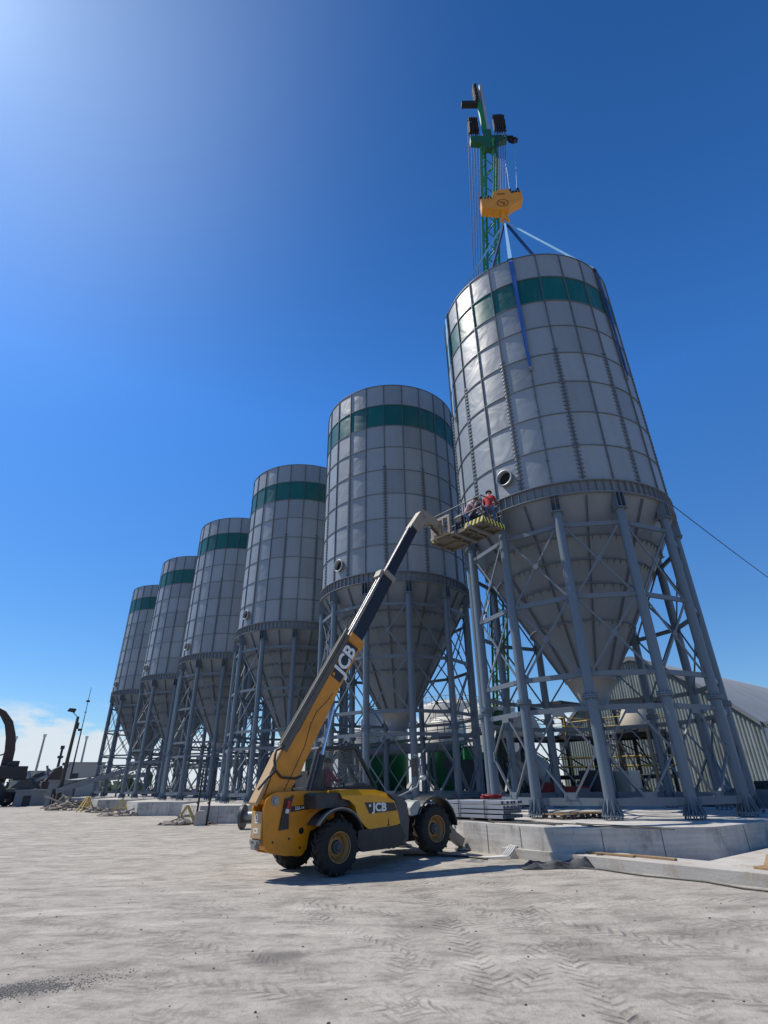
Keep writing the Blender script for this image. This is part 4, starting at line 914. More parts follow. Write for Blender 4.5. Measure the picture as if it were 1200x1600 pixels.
# pebbles and gravel
PEB=paint('pebble_stone',(.12,.115,.105),.9,.3,(.3,.28,.25),8)
m=MB()
def peb(x,y,r):
    n=len(m.v); m.ball((x,y,gz(x,y)+r*.3),r,5,3,(random.uniform(.8,1.4),1,.7))
    for i in range(n,len(m.v)):
        v_=m.v[i]; m.v[i]=(v_[0]+random.uniform(-.3,.3)*r,v_[1]+random.uniform(-.3,.3)*r,v_[2]+random.uniform(-.2,.2)*r)
for i in range(260):
    d=random.uniform(6.4,15); x=random.uniform(-.75,.75)*d; peb(x,d,random.choice((.004,.005,.006,.007,.009,.012,.016)))
tag(m.build('pebbles',PEB),'small dark pebbles scattered over the yard','pebbles',kind='stuff')
m=MB()
for i in range(3000):
    q=random.gauss(0,.5); x=-4.3+q*.75+random.gauss(0,.14); y=7.72+q*.28+random.gauss(0,.12)+.06*sin(q*7); peb(x,y,random.choice((.003,.003,.004,.005,.006,.007,.008,.010)))
for i in range(120): peb(random.gauss(-3.6,.35),random.gauss(8.3,.14),random.uniform(.003,.009))
tag(m.build('gravel_patch',paint('gravel_stone',(.24,.225,.20),.95,.3,(.36,.34,.30),8)),'loose gravel patch near the lower left of the yard','gravel',kind='stuff')

# ------------------------------------------------------------------ things along the row foot (left)
def trestle(x,y,rz,s,lb):
    t_=empty('trestle_barrier',(x,y,gz(x,y)),rz,lb,'barrier','yellow trestle barriers along the plinths')
    m=MB()
    for yy in(-.5,.5): m.beam((-.62*s,yy*.5,0),(0,yy*.2,1.0*s),.1,.07,up=(0,1,0)); m.beam((.62*s,yy*.5,0),(0,yy*.2,1.0*s),.1,.07,up=(0,1,0))
    m.build('frame',BARR,t_); m=MB(); m.beam((-.36*s,-.2,.42*s),(.36*s,-.2,.42*s),.06,.08); m.beam((-.36*s,.2,.42*s),(.36*s,.2,.42*s),.06,.08); m.build('crossbar',BARR,t_)
trestle(-11.95,35.7,.15,.95,'yellow trestle barrier nearest the telehandler, before the third silo'); trestle(-21.35,47.9,.3,1.1,'yellow trestle barrier before the fourth silo, beside rubble'); trestle(-27.5,54.5,1.2,1.2,'pale narrow trestle barrier by the farthest plinth')
# round block and pipe spool
m=MB(); m.prism([(-.29,0),(-.33,.25),(-.30,.55),(-.17,.72),(.17,.72),(.30,.55),(.33,.25),(.29,0)],lambda a,b,h:V((a,h,b)),-.22,.22); tag(m.build('concrete_block',CONC2,loc=(-10.65,34.2,0),rz=.25,bev=.04),'rounded pale concrete block at the corner of the third silo plinth','block')
sp=empty('pipe_spool',(-7.3,31.0,0),-.25,'short steel pipe with a round flange lying on the ground left of the telehandler','pipe')
m=MB(); m.tube((-.1,0,.55),(2.6,.2,.55),.26,n=18); m.build('pipe',STEEL,sp); m=MB(); m.tube((-.25,-.02,.55),(-.1,0,.55),.56,n=24); m.build('flange',GRYP,sp)
m=MB(); m.box((1.2,.1,.14),(.3,.9,.28)); m.box((2.3,.2,.14),(.3,.9,.28)); m.build('cradle',TIMBD,sp)
# dark posts
for i,(x,y) in enumerate(((-11.2,35.2),(-10.25,34.2))):
    m=MB(); m.tube((0,0,0),(.08,0,2.9),.06,n=8); m.box((0,0,1.1),(.14,.14,.1)); tag(m.build('steel_post',MACH,loc=(x,y,0)),['thin dark steel post behind the nearest yellow trestle','thin dark steel post left of the rounded concrete block'][i],'post','thin dark posts at the third plinth')
# rubble heaps
RUB=paint('rubble_mix',(.30,.26,.22),.95,.6,(.09,.075,.06),3,bump=.4)
def heap(x,y,rx,ry,h,n,lb):
    m=MB()
    for i in range(n):
        a=random.uniform(0,2*PI); q=math.sqrt(random.random()); r_=random.uniform(.08,.26); px,py=q*rx*cos(a),q*ry*sin(a); k=len(m.v)
        m.ball((px,py,h*(1-q)*random.uniform(.4,1)),r_,6,4,(1.4,1,.6))
        for j in range(k,len(m.v)): v_=m.v[j]; m.v[j]=tuple(V(v_)+V((random.uniform(-1,1),random.uniform(-1,1),random.uniform(-1,1)))*r_*.25)
    for i in range(5): m.beam((random.uniform(-rx,rx),random.uniform(-ry,ry),.1),(random.uniform(-rx,rx),random.uniform(-ry,ry),h+.2),.08,.05)
    m.s=[False]*len(m.f)
    return tag(m.build('rubble_heap',RUB,loc=(x,y,0)),lb,'rubble','rubble heaps along the plinths')
heap(-19.9,45.9,2.0,.6,.35,40,'low rubble heap before the fourth silo plinth'); heap(-11.6,34.9,1.6,.6,.3,36,'low rubble heap by the yellow trestle before the third plinth'); heap(-30.5,58.5,3.2,1.2,1.0,60,'reddish rubble heap near the leaning dark pole'); heap(-34.5,64,2.6,1.2,1.1,50,'rubble heap left of the dark pole'); heap(-25.5,52.5,1.6,.7,.4,30,'small rubble heap beside the pale narrow trestle')
# poles
lp_=empty('lamp_post',(-36.2,65.2,0),0,'dark wooden lamp post with a floodlight on top, left of the silos','lamp post')
m=MB(); m.tube((0,0,0),(0.1,0,9.3),.24,.15,n=12); m.build('pole',TIMBD,lp_); m=MB(); m.beam((.1,0,9.2),(-.5,-.2,9.75),.08,.08); m.build('arm',MACH,lp_); m=MB(); m.prism([(-.5,-.1),(.15,-.22),(.3,.2),(-.3,.25)],lambda a,b,h:V((-.6+a,h-.2,9.95+b)),-.25,.25); m.build('floodlight',MACH,lp_)
m=MB(); m.box((.25,0,8.3),(.25,.25,.7)); m.box((-.25,0,4.3),(.2,.2,.3)); m.build('junction_box',MACH,lp_)
an=empty('antenna_mast',(-40.5,74.7,0),0,'slim antenna mast rising beside the farthest silo','mast')
m=MB(); m.tube((0,0,0),(0,0,8.8),.13,.08,n=8); m.tube((0,0,8.8),(0,0,14.1),.06,.03,n=8); m.build('pole',MACH,an); m=MB(); m.box((0,0,12.3),(.34,.34,.22)); m.box((-.2,0,8.7),(.4,.3,.3)); m.box((0,0,10.9),(.4,.06,.06)); m.build('bracket',MACH,an)
def ray_at(azd,d,z=0): return V((cos(R(azd))*d,sin(R(azd))*d,z))
for i,(az,d,h,lb) in enumerate(((121.15,150,12.2,'distant lamp post with bright head, left of the dark pole'),(119.6,120,8.2,'distant short lamp post with twin heads, just left of the dark pole'),(117.9,150,12.0,'distant lamp post between the dark pole and the antenna mast'),(123.2,160,12.3,'distant lamp post behind the material handler'))):
    t_=empty('lamp_post',ray_at(az,d),0,lb,'lamp post','distant lamp posts on the horizon')
    m=MB(); m.tube((0,0,0),(0,0,h),.3,.2,n=8); m.build('pole',CGREY if i!=1 else MACH,t_); m=MB(); m.box((0,0,h+.2),(.55,.4,.6)); m.box((0,0,h-1.4),(.9,.3,.4)) if i==1 else None; m.build('lamp_head',CLEARL if i!=1 else MACH,t_)
# material handler
mh_=empty('material_handler',(-48.9,72.1,0),R(33),'dark material handler with a curved brown boom at the left edge','material handler')
m=MB(); arc=[(1.0,2.6),(1.2,4.4),(1.15,6.2),(.8,7.9),(.2,9.4),(-.7,10.5),(-1.7,11.0)]; wds=[.75,.8,.75,.7,.62,.5,.42]
vs=[]
for i,(x,z) in enumerate(arc):
    a=V(arc[min(i+1,6)])-V(arc[max(i-1,0)]); a.normalize(); nx=V((-a.y,a.x))
    for s in(-1,1):
        for y in(-.35,.35): vs.append((x+nx.x*s*wds[i]*.75,y,z+nx.y*s*wds[i]*.75))
fs=[]
for i in range(6):
    o_=i*4; fs+=[(o_,o_+4,o_+5,o_+1),(o_+2,o_+3,o_+7,o_+6),(o_,o_+2,o_+6,o_+4),(o_+1,o_+5,o_+7,o_+3)]
fs+=[(0,1,3,2),(24,26,27,25)]; m.add(vs,fs); m.build('boom',BOOMR,mh_,bev=.04)
m=MB(); m.beam((-1.5,0,11.0),(-4.6,0,5.0),.5,.6,up=(0,1,0)); m.build('stick',BOOMR,mh_)
m=MB(); m.tube((-4.5,.0,4.2),(-1.2,0,5.2),.2,n=10); m.tube((-1.2,0,5.2),(1.2,0,6.0),.12,n=10,mi=1); m.build('boom_ram',[MACH,CGREY],mh_)
m=MB(); m.box((.8,0,3.7),(5.6,2.8,1.4)); m.box((3.0,0,3.2),(1.4,2.6,.8)); m.box((1.9,-.6,4.7),(1.3,1.0,.6)); m.build('upper_body',MACH,mh_,bev=.06)
m=MB(); m.prism([(-1.6,.9),(-1.0,2.8),(1.1,2.8),(2.6,.9)],lambda a,b,h:V((a,h,b)),-1.0,1.0); m.box((0,0,1.2),(6.0,2.2,.7)); m.build('undercarriage',MACH,mh_,bev=.05)
for x in(-3.2,3.1):
    m=MB(); m.beam((x,-1.2,1.3),(x,-1.9,.2),.35,.4); m.box((x,-1.9,.1),(.9,.9,.18)); m.build('outrigger',MACH,mh_)
for x in(-2.0,2.2):
    m=MB(); m.lathe([(.25,-.3),(.7,-.3),(.78,-.15),(.78,.15),(.7,.3),(.25,.3)],20,frame((x,-1.2,.78),(1,0,0),(0,0,1),(0,-1,0)),closed=True); m.build('wheel',TYRE,mh_)
# distant left yard clutter
PALEB=paint('pale_block_wall',(.36,.345,.31),.8,.3,(.35,.32,.27),.2)
GREYB=paint('grey_sheet',(.22,.24,.26),.7,.3,(.12,.12,.12),.4)
def shedbox(name,az,d,w_,dp,h,mat,lb,cat,z0=0,roof=None):
    t_=empty(name,ray_at(az,d,z0),R(az-90),lb,cat); m=MB(); m.box((0,0,h/2),(w_,dp,h)); m.build('wall',mat,t_)
    m=MB()
    if roof: m.prism([(-w_/2-.2,h+.003),(w_/2+.2,h+.003),(0,h+roof)],lambda a,b,q:V((a,q,b)),-dp/2-.2,dp/2+.2)
    else: m.box((0,0,h+.08),(w_+.3,dp+.3,.15))
    m.build('roof',GREYB,t_)
    m=MB(); m.box((-w_*.22,-dp/2-.012,h*.35),(w_*.18,.02,h*.7)); m.build('door',MACH,t_)
    return t_
shedbox('site_cabin',119.0,80,2.6,3.5,2.6,GREYB,'grey site cabin left of the dark pole foot','cabin')
shedbox('container',120.6,86,4.6,3,1.6,GREYB,'low grey container in front of the distant machinery','container')
shedbox('warehouse',117.5,135,7,8,6.2,PALEB,'pale distant warehouse behind the antenna mast','warehouse')
shedbox('warehouse',120.0,170,16,10,5.4,PALEB,'low pale distant building left of the dark pole','warehouse')
# leaning conveyor left of last silo
cv=empty('belt_conveyor',(-32.5,66,0),R(22),'grey belt conveyor rising toward the farthest silo','conveyor')
m=MB(); m.beam((-4,0,1.6),(9,0,5.6),.12,.5); m.beam((-4,1,1.6),(9,1,5.6),.12,.5)
for k in range(14): x=-4+k*13/13; z=1.6+4*k/13; m.tube((x,0,z+.3),(x,1,z+.3),.09,n=8)
m.build('frame',GREYB,cv); m=MB(); m.beam((-4,.5,1.98),(9,.5,5.98),.9,.05); m.build('belt',MACH,cv)
m=MB()
for x in(-2.5,2,6.5):
    z=1.6+4*(x+4)/13
    for y in(0,1): m.beam((x,y,0),(x,y,z-.2),.14,.14)
    m.beam((x,0,.2),(x,1,z-.5),.08,.08)
m.build('trestle_leg',GREYB,cv)
pp=empty('pipe_run',(-37,70,0),R(12),'long pale pipe on stands behind the dark pole','pipe'); m=MB(); m.tube((-2.5,0,2.4),(7.5,0,3.2),.28,n=12); m.build('pipe',CGREY,pp)
m=MB()
for x in(-2,2,6): m.beam((x,0,0),(x,0,2.3+.08*(x+2)),.2,.2)
m.build('stand',MACH,pp)
for i,(az,d,h,w_) in enumerate(((121.6,110,3.4,5),(120.9,118,4.4,4),(119.7,112,5.2,3.4))):
    t_=empty('scrap_machine',ray_at(az,d),R(20*i),['dark scrap machinery pile right of the material handler','dark loading hopper in the distant yard','brown distant machine just left of the dark pole'][i],'machinery')
    m=MB(); m.box((0,0,h*.3),(w_,2,h*.5)); m.prism([(-w_*.4,h*.55),(w_*.4,h*.55),(w_*.2,h),(-w_*.1,h*.9)],lambda a,b,q:V((a,q,b)),-.8,.8); m.build('body',BOOMR if i==2 else MACH,t_,bev=.08); m=MB(); m.beam((-w_*.5,0,h*.4),(w_*.6,0,h*1.05),.35,.4); m.beam((w_*.1,.4,0),(-w_*.4,.4,h),.25,.3); m.build('arm',GREYB,t_)
    m=MB(); 
    for x in(-w_*.3,w_*.3):
        m=MB(); m.tube((x,-1.1,.5),(x,1.1,.5),.5,n=14); m.build('wheel',TYRE,t_)
# distant tree belt
m=MB()
for i in range(2600):
    az=random.uniform(112,127); d=random.uniform(230,300); hmax=3.2+2.2*sin(az*3.1)+1.6*sin(az*9.7)+random.uniform(-1,1); p=ray_at(az,d,random.uniform(.3,max(1.2,hmax))); r_=random.uniform(.5,1.3)
    a,b=V((random.gauss(0,1),random.gauss(0,1),random.gauss(0,1))).normalized(),V((random.gauss(0,1),random.gauss(0,1),random.gauss(0,1))).normalized()
    m.add([p-a*r_-b*r_,p+a*r_-b*r_,p+a*r_+b*r_,p-a*r_+b*r_],[(0,1,2,3)])
tag(m.build('tree_belt',FOLIAGE),'far line of low dark trees on the horizon','trees',kind='stuff')

# ------------------------------------------------------------------ behind the silos
# corrugated shed
SHW=7.06; s0=row(-.21,-17.21); ez,pz=4.81,9.75
sh=empty('corrugated_shed',s0,ROWZ,'large corrugated metal shed with a grey arched roof behind the nearest silo','shed')
def arch(x):   # roof height across the gable, x in 0..2*SHW
    q=abs(x-SHW)/SHW; return ez+(pz-ez)*(1-q**1.35)
t=NT('corrugated_green_grey_sheet'); p=t.obj(); a=t.noise(t.mapv(p,(1.2,1.2,.08)),2.2,4,.6); b=t.noise(p,.8,5,.6)
CORR=t.out(t.mix(t.ramp(b,.5,.75,0,.5),t.mix(t.ramp(a,.35,.7),(.20,.235,.23),(.40,.45,.44)),(.17,.15,.12)),.45,None,.25)
ROOFM=paint('weathered_roof_sheet',(.36,.37,.355),.55,.45,(.22,.205,.18),.6,metal=.2,streak=True)
m=MB(); nx=280
for i in range(nx):
    xa=2*SHW*i/nx; xb=2*SHW*(i+1)/nx; ya=.05*(1 if (i//2)%2 else 0); yb=.05*(1 if ((i+1)//2)%2 else 0)
    m.add([(xa,ya,-.2),(xb,yb,-.2),(xb,yb,arch(xb)),(xa,ya,arch(xa))],[(0,1,2,3)])
m.build('gable_wall',CORR,sh)
m=MB(); na=40; LL=46; nl=230
prof=[(2*SHW*i/na) for i in range(na+1)]
for side in(0,):
    vs=[]
    for jn in range(nl+1):
        yy=.25-LL*jn/nl; off=.035*(1 if (jn//2)%2 else 0)
        for x in prof: vs.append((x,yy,arch(x)+.06+off))
    w=na+1; m.add(vs,[(jn*w+i,jn*w+i+1,(jn+1)*w+i+1,(jn+1)*w+i) for jn in range(nl) for i in range(na)])
m.build('roof',ROOFM,sh)
m=MB()
for i in range(na):
    m.add([(prof[i],.28,arch(prof[i])-.16),(prof[i+1],.28,arch(prof[i+1])-.16),(prof[i+1],.28,arch(prof[i+1])+.12),(prof[i],.28,arch(prof[i])+.12),(prof[i],.10,arch(prof[i])-.16),(prof[i+1],.10,arch(prof[i+1])-.16),(prof[i+1],.10,arch(prof[i+1])+.12),(prof[i],.10,arch(prof[i])+.12)],[(0,1,2,3),(7,6,5,4),(0,4,5,1),(3,2,6,7)])
m.build('verge_trim',CGRND if False else GREYB,sh)
m=MB()
for x in(0.02,2*SHW-.02):
    m.add([(x,0,-.2),(x,-LL,-.2),(x,-LL,ez),(x,0,ez)],[(0,1,2,3)])
m.add([(0,-LL,-.2),(2*SHW,-LL,-.2)]+[(x,-LL,arch(x)) for x in prof[::-1]],[tuple(range(2+len(prof)))]); m.build('side_wall',CORR,sh)
m=MB(); m.box((-.1,-.3,ez-.05),(.25,.5,.3)); m.beam((-.25,.1,ez),(-.25,-LL,ez),.18,.16); m.build('gutter',GREYB,sh)
# beige mixing drum in front of the shed
def machine_truck():
    t_=empty('concrete_mixer_machine',row(8.2,-8.0),ROWZ+.1,'beige and dark mixing machine standing under the nearest silo','machine')
    m=MB(); m.lathe([(.0,0),(.5,0),(1.0,1.0),(1.05,1.9),(.55,3.0),(.5,3.1),(0,3.1)],20,M.Translation((0,0,1.7))@M.Rotation(R(62),4,'Y')); m.build('drum',HOPB,t_)
    m=MB(); m.box((0,0,.9),(6,1.8,.35)); m.box((-2.6,0,1.7),(1.2,1.8,1.5)); m.build('chassis',MACH,t_,bev=.05)
    for x in(-2,1.2,2.3):
        m=MB(); m.tube((x,-1.0,.5),(x,1.0,.5),.5,n=18); m.build('wheel',TYRE,t_)
machine_truck()
for i,(u,n,w_,h,z,mt_,nm,lb) in enumerate(((5.9,-6.7,.7,1.7,0,REDM,'red_compressor','red compressor housing on the ground behind the nearest silo'),(7.1,-6.1,.5,1.9,0,REDM,'red_pump','red pump housing standing left of the compressor'),(-1.4,-10,2.2,1.5,0,GREYB,'steel_skip','grey steel skip before the shed wall'),(5.6,-9.9,2.4,2.4,0,HOPB,'steel_trough','pale steel trough in front of the shed'))):
    t_=empty(nm,row(u,n,z),ROWZ,lb,nm.replace('_',' ')); m=MB(); m.prism([(-w_/2,.3),(w_/2,.3),(w_/2+.15,h),(-w_/2-.1,h)],lambda a,b,q:V((a,q,b)),-.6,.6); m.build('housing',mt_,t_,bev=.04)
    m=MB(); m.box((0,0,.18),(w_*.8,.9,.22)); m.tube((-w_*.2,0,h),(-w_*.2,0,h+.25),.1,n=10); m.box((w_*.2,.61,h*.6),(w_*.3,.03,h*.3)); m.build('base',MACH,t_)
# beige bell hoppers seen under the cone
for i,(u,n,z) in enumerate(((4.7,-12.2,4.6),(8.5,-6.0,4.2))):
    t_=empty('batch_hopper',row(u,n,0),ROWZ,['pale batch hopper on a frame in front of the shed wall','beige bell shaped hopper between the left legs of the nearest silo'][i],'hopper','pale batch hoppers behind the nearest silo')
    m=MB(); m.lathe([(.5,z-.1),(1.15,z-.05),(1.2,z+.1),(.8,z+1.1),(.75,z+1.2),(0,z+1.2)],24); m.build('bowl',HOPB,t_)
    m=MB()
    for x in(-1,1):
        for y in(-1,1): m.beam((x,y,0),(x,y,z),.15,.15)
    for s in(-1,1): m.beam((-1,s,z-.1),(1,s,z-.1),.14,.16); m.beam((s,-1,z-.1),(s,1,z-.1),.14,.16); m.beam((-1,s,.2),(1,s,z-.3),.08,.08)
    m.build('frame',MACH,t_)
# steel stair tower / plant frame
pf=empty('plant_frame',row(9.4,-10.6),ROWZ,'dark steel plant frame with ladders and platforms between the first and second silos','frame')
m=MB()
for x in(-1.6,1.6):
    for y in(-1.4,1.4): m.beam((x,y,0),(x,y,6.4),.18,.18)
for z in(2.1,4.3,6.3):
    for s in(-1,1): m.beam((-1.6,s*1.4,z),(1.6,s*1.4,z),.14,.18); m.beam((s*1.6,-1.4,z),(s*1.6,1.4,z),.14,.18)
for s in(-1,1):
    for z in(0,2.1,4.3): m.beam((-1.6,s*1.4,z+.1),(1.6,s*1.4,z+2),.07,.07)
m.build('column_frame',MACH,pf)
for zb_ in(2.2,4.4):
    m=MB(); m.box((0,0,zb_+.02),(3.1,2.7,.05)); m.build('platform',GREYB,pf); m=MB()
    for z in(zb_+.5,zb_+1.0):
        for s in(-1,1): m.tube((-1.7,s*1.5,z),(1.7,s*1.5,z),.03,n=6); m.tube((s*1.7,-1.5,z),(s*1.7,1.5,z),.03,n=6)
    for x in(-1.7,1.7):
        for y in(-1.5,1.5): m.tube((x,y,zb_),(x,y,zb_+1.0),.03,n=6)
    m.build('hand_rail',YRAIL,pf)
m=MB()
for s in(-.25,.25): m.beam((1.0+s,1.5,0),(1.0+s,1.5,5.6),.05,.05)
for k in range(18): m.tube((.75,1.5,.3+k*.3),(1.25,1.5,.3+k*.3),.02,n=6)
m.build('ladder',CGREY,pf)
p2=copy_tree(pf); p2.location=row(5.4,-13.2); p2.rotation_euler.z=ROWZ+.2; tag(p2,'dark steel frame with ladder before the shed wall, behind the nearest silo','frame')
for i,(u,n,h_) in enumerate(((2.6,-9.0,1.5),(.6,-8.4,1.1),(-.9,-8.9,1.7),(8.9,-6.4,1.3))):
    t_=empty('crate_stack',row(u,n),ROWZ+.3*i,['dark crate of scrap parts right of the red compressor','low dark crate of parts before the shed','tall dark crate of parts near the right legs','dark crate of parts behind the left legs of the nearest silo'][i],'crate','dark crates of parts behind the nearest silo')
    m=MB(); m.box((0,0,h_*.45),(1.3,1.0,h_*.75)); m.build('body',MACH,t_,bev=.02); m=MB()
    for k in range(9): a=V((random.uniform(-.6,.6),random.uniform(-.45,.45),h_*.8)); m.beam(a,a+V((random.uniform(-.5,.5),random.uniform(-.3,.3),random.uniform(.1,.6))),.07,.05)
    m.build('loose_part',GREYB if i%2 else STEEL,t_); m=MB()
    for x in(-.5,.5): m.box((x,0,.04),(.12,1.0,.08))
    m.build('skid',TIMBD,t_)
# green container in front of it
gc=empty('green_container',row(10.9,-6.9,0),ROWZ,'green steel cabinet seen through the left legs of the nearest silo','container')
m=MB(); m.box((0,0,4.6),(1.0,1.2,2.6)); m.build('body',CGRND,gc,bev=.04); m=MB(); m.box((0,0,6.02),(1.3,1.5,.22)); m.build('lid',TANKW,gc); m=MB()
for x in(-.42,.42):
    for y in(-.5,.5): m.beam((x,y,0),(x,y,3.3),.14,.14)
m.build('foot',MACH,gc)
# white and green bins
bins=[((-1.2,50.0),1.1,2.0,5.0,7.6,'left'),((.6,51.5),1.25,2.0,5.1,8.6,'mid'),((5.0,47.5),1.6,1.9,4.7,6.9,'r1'),((-6.5,55),1.3,2,5,8,'x')]
BLb=['white topped green bin left of the other two bins behind the second silo','slim white topped green bin in the middle behind the second silo','widest white topped green bin, right of the slim ones behind the second silo','white topped green bin hidden behind the raised yellow boom']
for i,((x,y),r_,za,zb,zc2,_) in enumerate(bins):
    t_=empty('cement_bin',(x,y,0),0,BLb[i],'bin','white and green bins behind the second silo')
    m=MB(); m.lathe([(.3,za-1.2),(r_,za),(r_,zb)],28); m.build('lower_body',TANKG,t_)
    m=MB(); m.lathe([(r_+.01,zb),(r_+.01,zc2-.7),(r_*.6,zc2-.1),(0,zc2)],28); m.build('upper_body',TANKW,t_)
    m=MB()
    for k in range(4):
        a=PI/4+k*PI/2; m.beam((r_*cos(a),r_*sin(a),0),(r_*cos(a),r_*sin(a),za+.4),.18,.18)
    for k in range(4):
        a=PI/4+k*PI/2; b=a+PI/2; m.beam((r_*cos(a),r_*sin(a),.2),(r_*cos(b),r_*sin(b),za-.2),.08,.08)
    m.build('stand',TANKG if i==2 else MACH,t_)
    m=MB()
    for z in(.5,1.0): m.path([((r_*.85)*cos(q*PI/8),(r_*.85)*sin(q*PI/8),zc2-.6+z) for q in range(17)],.03,6)
    for q in range(0,16,2): m.tube(((r_*.85)*cos(q*PI/8),(r_*.85)*sin(q*PI/8),zc2-.6),((r_*.85)*cos(q*PI/8),(r_*.85)*sin(q*PI/8),zc2+.4),.025,n=6)
    m.build('top_rail',CGREY,t_)
for i,(x,y,r_,h,lb) in enumerate(((7.6,66,3.6,10.6,'large white storage tank behind the second silo, with a rail on top'),(10.6,58,2.7,9.2,'white storage tank between the first and second silos'),(-2.5,72,3.4,8.4,'low white storage tank far behind the bins'))):
    t_=empty('storage_tank',(x,y,0),0,lb,'tank','white storage tanks behind the silo row')
    m=MB(); m.lathe([(r_,0),(r_,h-.9),(r_*.96,h-.6),(r_*.5,h-.1),(0,h)],40); m.build('shell',TANKW,t_)
    m=MB()
    for z in(.45,.95): m.path([(r_*.98*cos(q*PI/12),r_*.98*sin(q*PI/12),h-.85+z) for q in range(25)],.035,6)
    for q in range(24): m.tube((r_*.98*cos(q*PI/12),r_*.98*sin(q*PI/12),h-.9),(r_*.98*cos(q*PI/12),r_*.98*sin(q*PI/12),h+.1),.03,n=6)
    m.build('top_rail',CGREY,t_)
    m=MB()
    for s in(-.25,.25): m.beam((s,-r_-.15,0),(s,-r_-.15,h),.06,.06)
    for k in range(int(h/.35)): m.tube((-.25,-r_-.15,.3+k*.35),(.25,-r_-.15,.3+k*.35),.025,n=6)
    m.build('ladder',YRAIL,t_)
# dark loader behind second silo
dl=empty('dump_hopper',row(14.5,-8.5),ROWZ,'dark tipping hopper on a frame behind the second silo','hopper')
m=MB(); m.prism([(-2.2,3.2),(2.2,3.4),(1.3,1.6),(-1.0,1.5)],lambda a,b,h:V((a,h,b)),-1.2,1.2); m.build('bucket',MACH,dl,bev=.05)
m=MB()
for x in(-1.2,1.2):
    for y in(-1,1): m.beam((x,y,0),(x,y,2.0),.18,.18)
m.beam((-1.2,1.1,.1),(1.2,1.1,1.9),.1,.1); m.build('frame',GREYB,dl)
# yellow railing
yr=empty('yellow_railing',(-.1,41,0),.1,'yellow safety railing behind the second silo','railing')
m=MB()
for x in(-2.4,-1.2,0,1.2,2.4): m.tube((x,0,0),(x,0,1.3),.04,n=8)
for z in(.7,1.28): m.tube((-2.4,0,z),(2.4,0,z),.035,n=8)
m.build('rail',YRAIL,yr); m=MB(); m.beam((-2.4,0,.12),(2.4,0,.12),.03,.2); m.build('toe_board',YRAIL,yr)
# horizontal screw conveyor under far silos
sc_=empty('screw_conveyor',row(30,-7.5),ROWZ,'long grey screw conveyor behind the legs of the far silos','conveyor')
m=MB(); m.tube((-14,0,4.2),(36,0,4.2),.32,n=12); m.build('tube',GREYB,sc_); m=MB()
for x in range(-12,36,8): m.beam((x,-.5,0),(x,-.2,4.0),.16,.16); m.beam((x,.5,0),(x,.2,4.0),.16,.16); m.beam((x,-.5,1.2),(x,.5,1.2),.1,.1)
m.build('support',GREYB,sc_)
wk=empty('walkway',row(34,-9.6),ROWZ,'steel walkway with handrails behind the far silos','walkway'); m=MB(); m.box((0,0,5.0),(44,1.2,.12)); m.build('deck',GREYB,wk)
for s in(-.6,.6):
    m=MB()
    for z in(5.5,6.0): m.tube((-22,s,z),(22,s,z),.035,n=6)
    for x in range(-22,23,2): m.tube((x,s,5.0),(x,s,6.0),.035,n=6)
    m.build('hand_rail',GREYB,wk)
m=MB()
for x in range(-20,23,8): m.beam((x,0,0),(x,0,4.95),.25,.25)
m.build('support',GREYB,wk)
# right edge things
rb=empty('waste_bin',row(-6.7,-4.3,.372),ROWZ+.25,'grey green waste bin at the right edge beside the nearest silo','bin')
m=MB(); m.prism([(-.5,.15),(.5,.15),(.72,2.0),(-.72,2.0)],lambda a,b,h:V((a,h,b)),-.6,.6); m.build('tub',paint('bin_grey_green',(.16,.185,.165),.6,.3),rb,bev=.04); m=MB(); m.box((0,0,2.05),(1.5,1.3,.08)); m.build('rim',CGREY,rb); m=MB()
for x in(-.4,.4): m.tube((x,-.5,.1),(x,.5,.1),.1,n=12)
m.build('wheel',TYRE,rb)
db=empty('dark_trailer',row(-3.4,-11.2),ROWZ,'dark low trailer standing before the shed corner','trailer'); m=MB(); m.box((0,0,1.35),(4.2,2,1.0)); m.build('bed',MACH,db,bev=.05)
for x in(-1.3,1.3):
    m=MB(); m.tube((x,-1.1,.5),(x,1.1,.5),.5,n=18); m.build('wheel',TYRE,db)
# overhead cable at right
a=V((12.45,20.25,12.7)); b=V((30,0,0)); b=V((27.3,32.3,10.85)); m=MB(); m.path([a.lerp(b,k/20)-V((0,0,4*.12*(k/20)*(1-k/20))) for k in range(21)],.02,6)
tag(m.build('overhead_cable',BLK),'thin black overhead cable running right from the nearest silo','cable')

# ------------------------------------------------------------------ light, sky, camera
AZ,EL=R(159),R(56); S=V((cos(EL)*cos(AZ),cos(EL)*sin(AZ),sin(EL)))
sd=bpy.data.lights.new('sun','SUN'); sd.energy=5.0; sd.angle=R(.53); sd.color=(1,.935,.83)
so=bpy.data.objects.new('sun',sd); col.objects.link(so); so.rotation_euler=S.to_track_quat('Z','Y').to_euler(); so.location=S*60
wd=bpy.data.worlds.new('World'); sc.world=wd; wd.use_nodes=True; nt=wd.node_tree; nn=nt.nodes; ll=nt.links
bg=nn['Background']; sky=nn.new('ShaderNodeTexSky'); sky.sky_type='NISHITA'; sky.sun_disc=False; sky.sun_elevation=EL; sky.sun_rotation=PI/2-AZ
sky.air_density=1.0; sky.dust_density=.1; sky.ozone_density=2.5; sky.altitude=50
def wn(ty,**k):
    n=nn.new(ty)
    for a,b in k.items(): setattr(n,a,b)
    return n
def wm(op,a,b=None):
    n=wn('ShaderNodeMath',operation=op)
    for i,q in enumerate((a,b)):
        if q is None: continue
        if hasattr(q,'links'): ll.new(q,n.inputs[i])
        else: n.inputs[i].default_value=q
    return n.outputs[0]
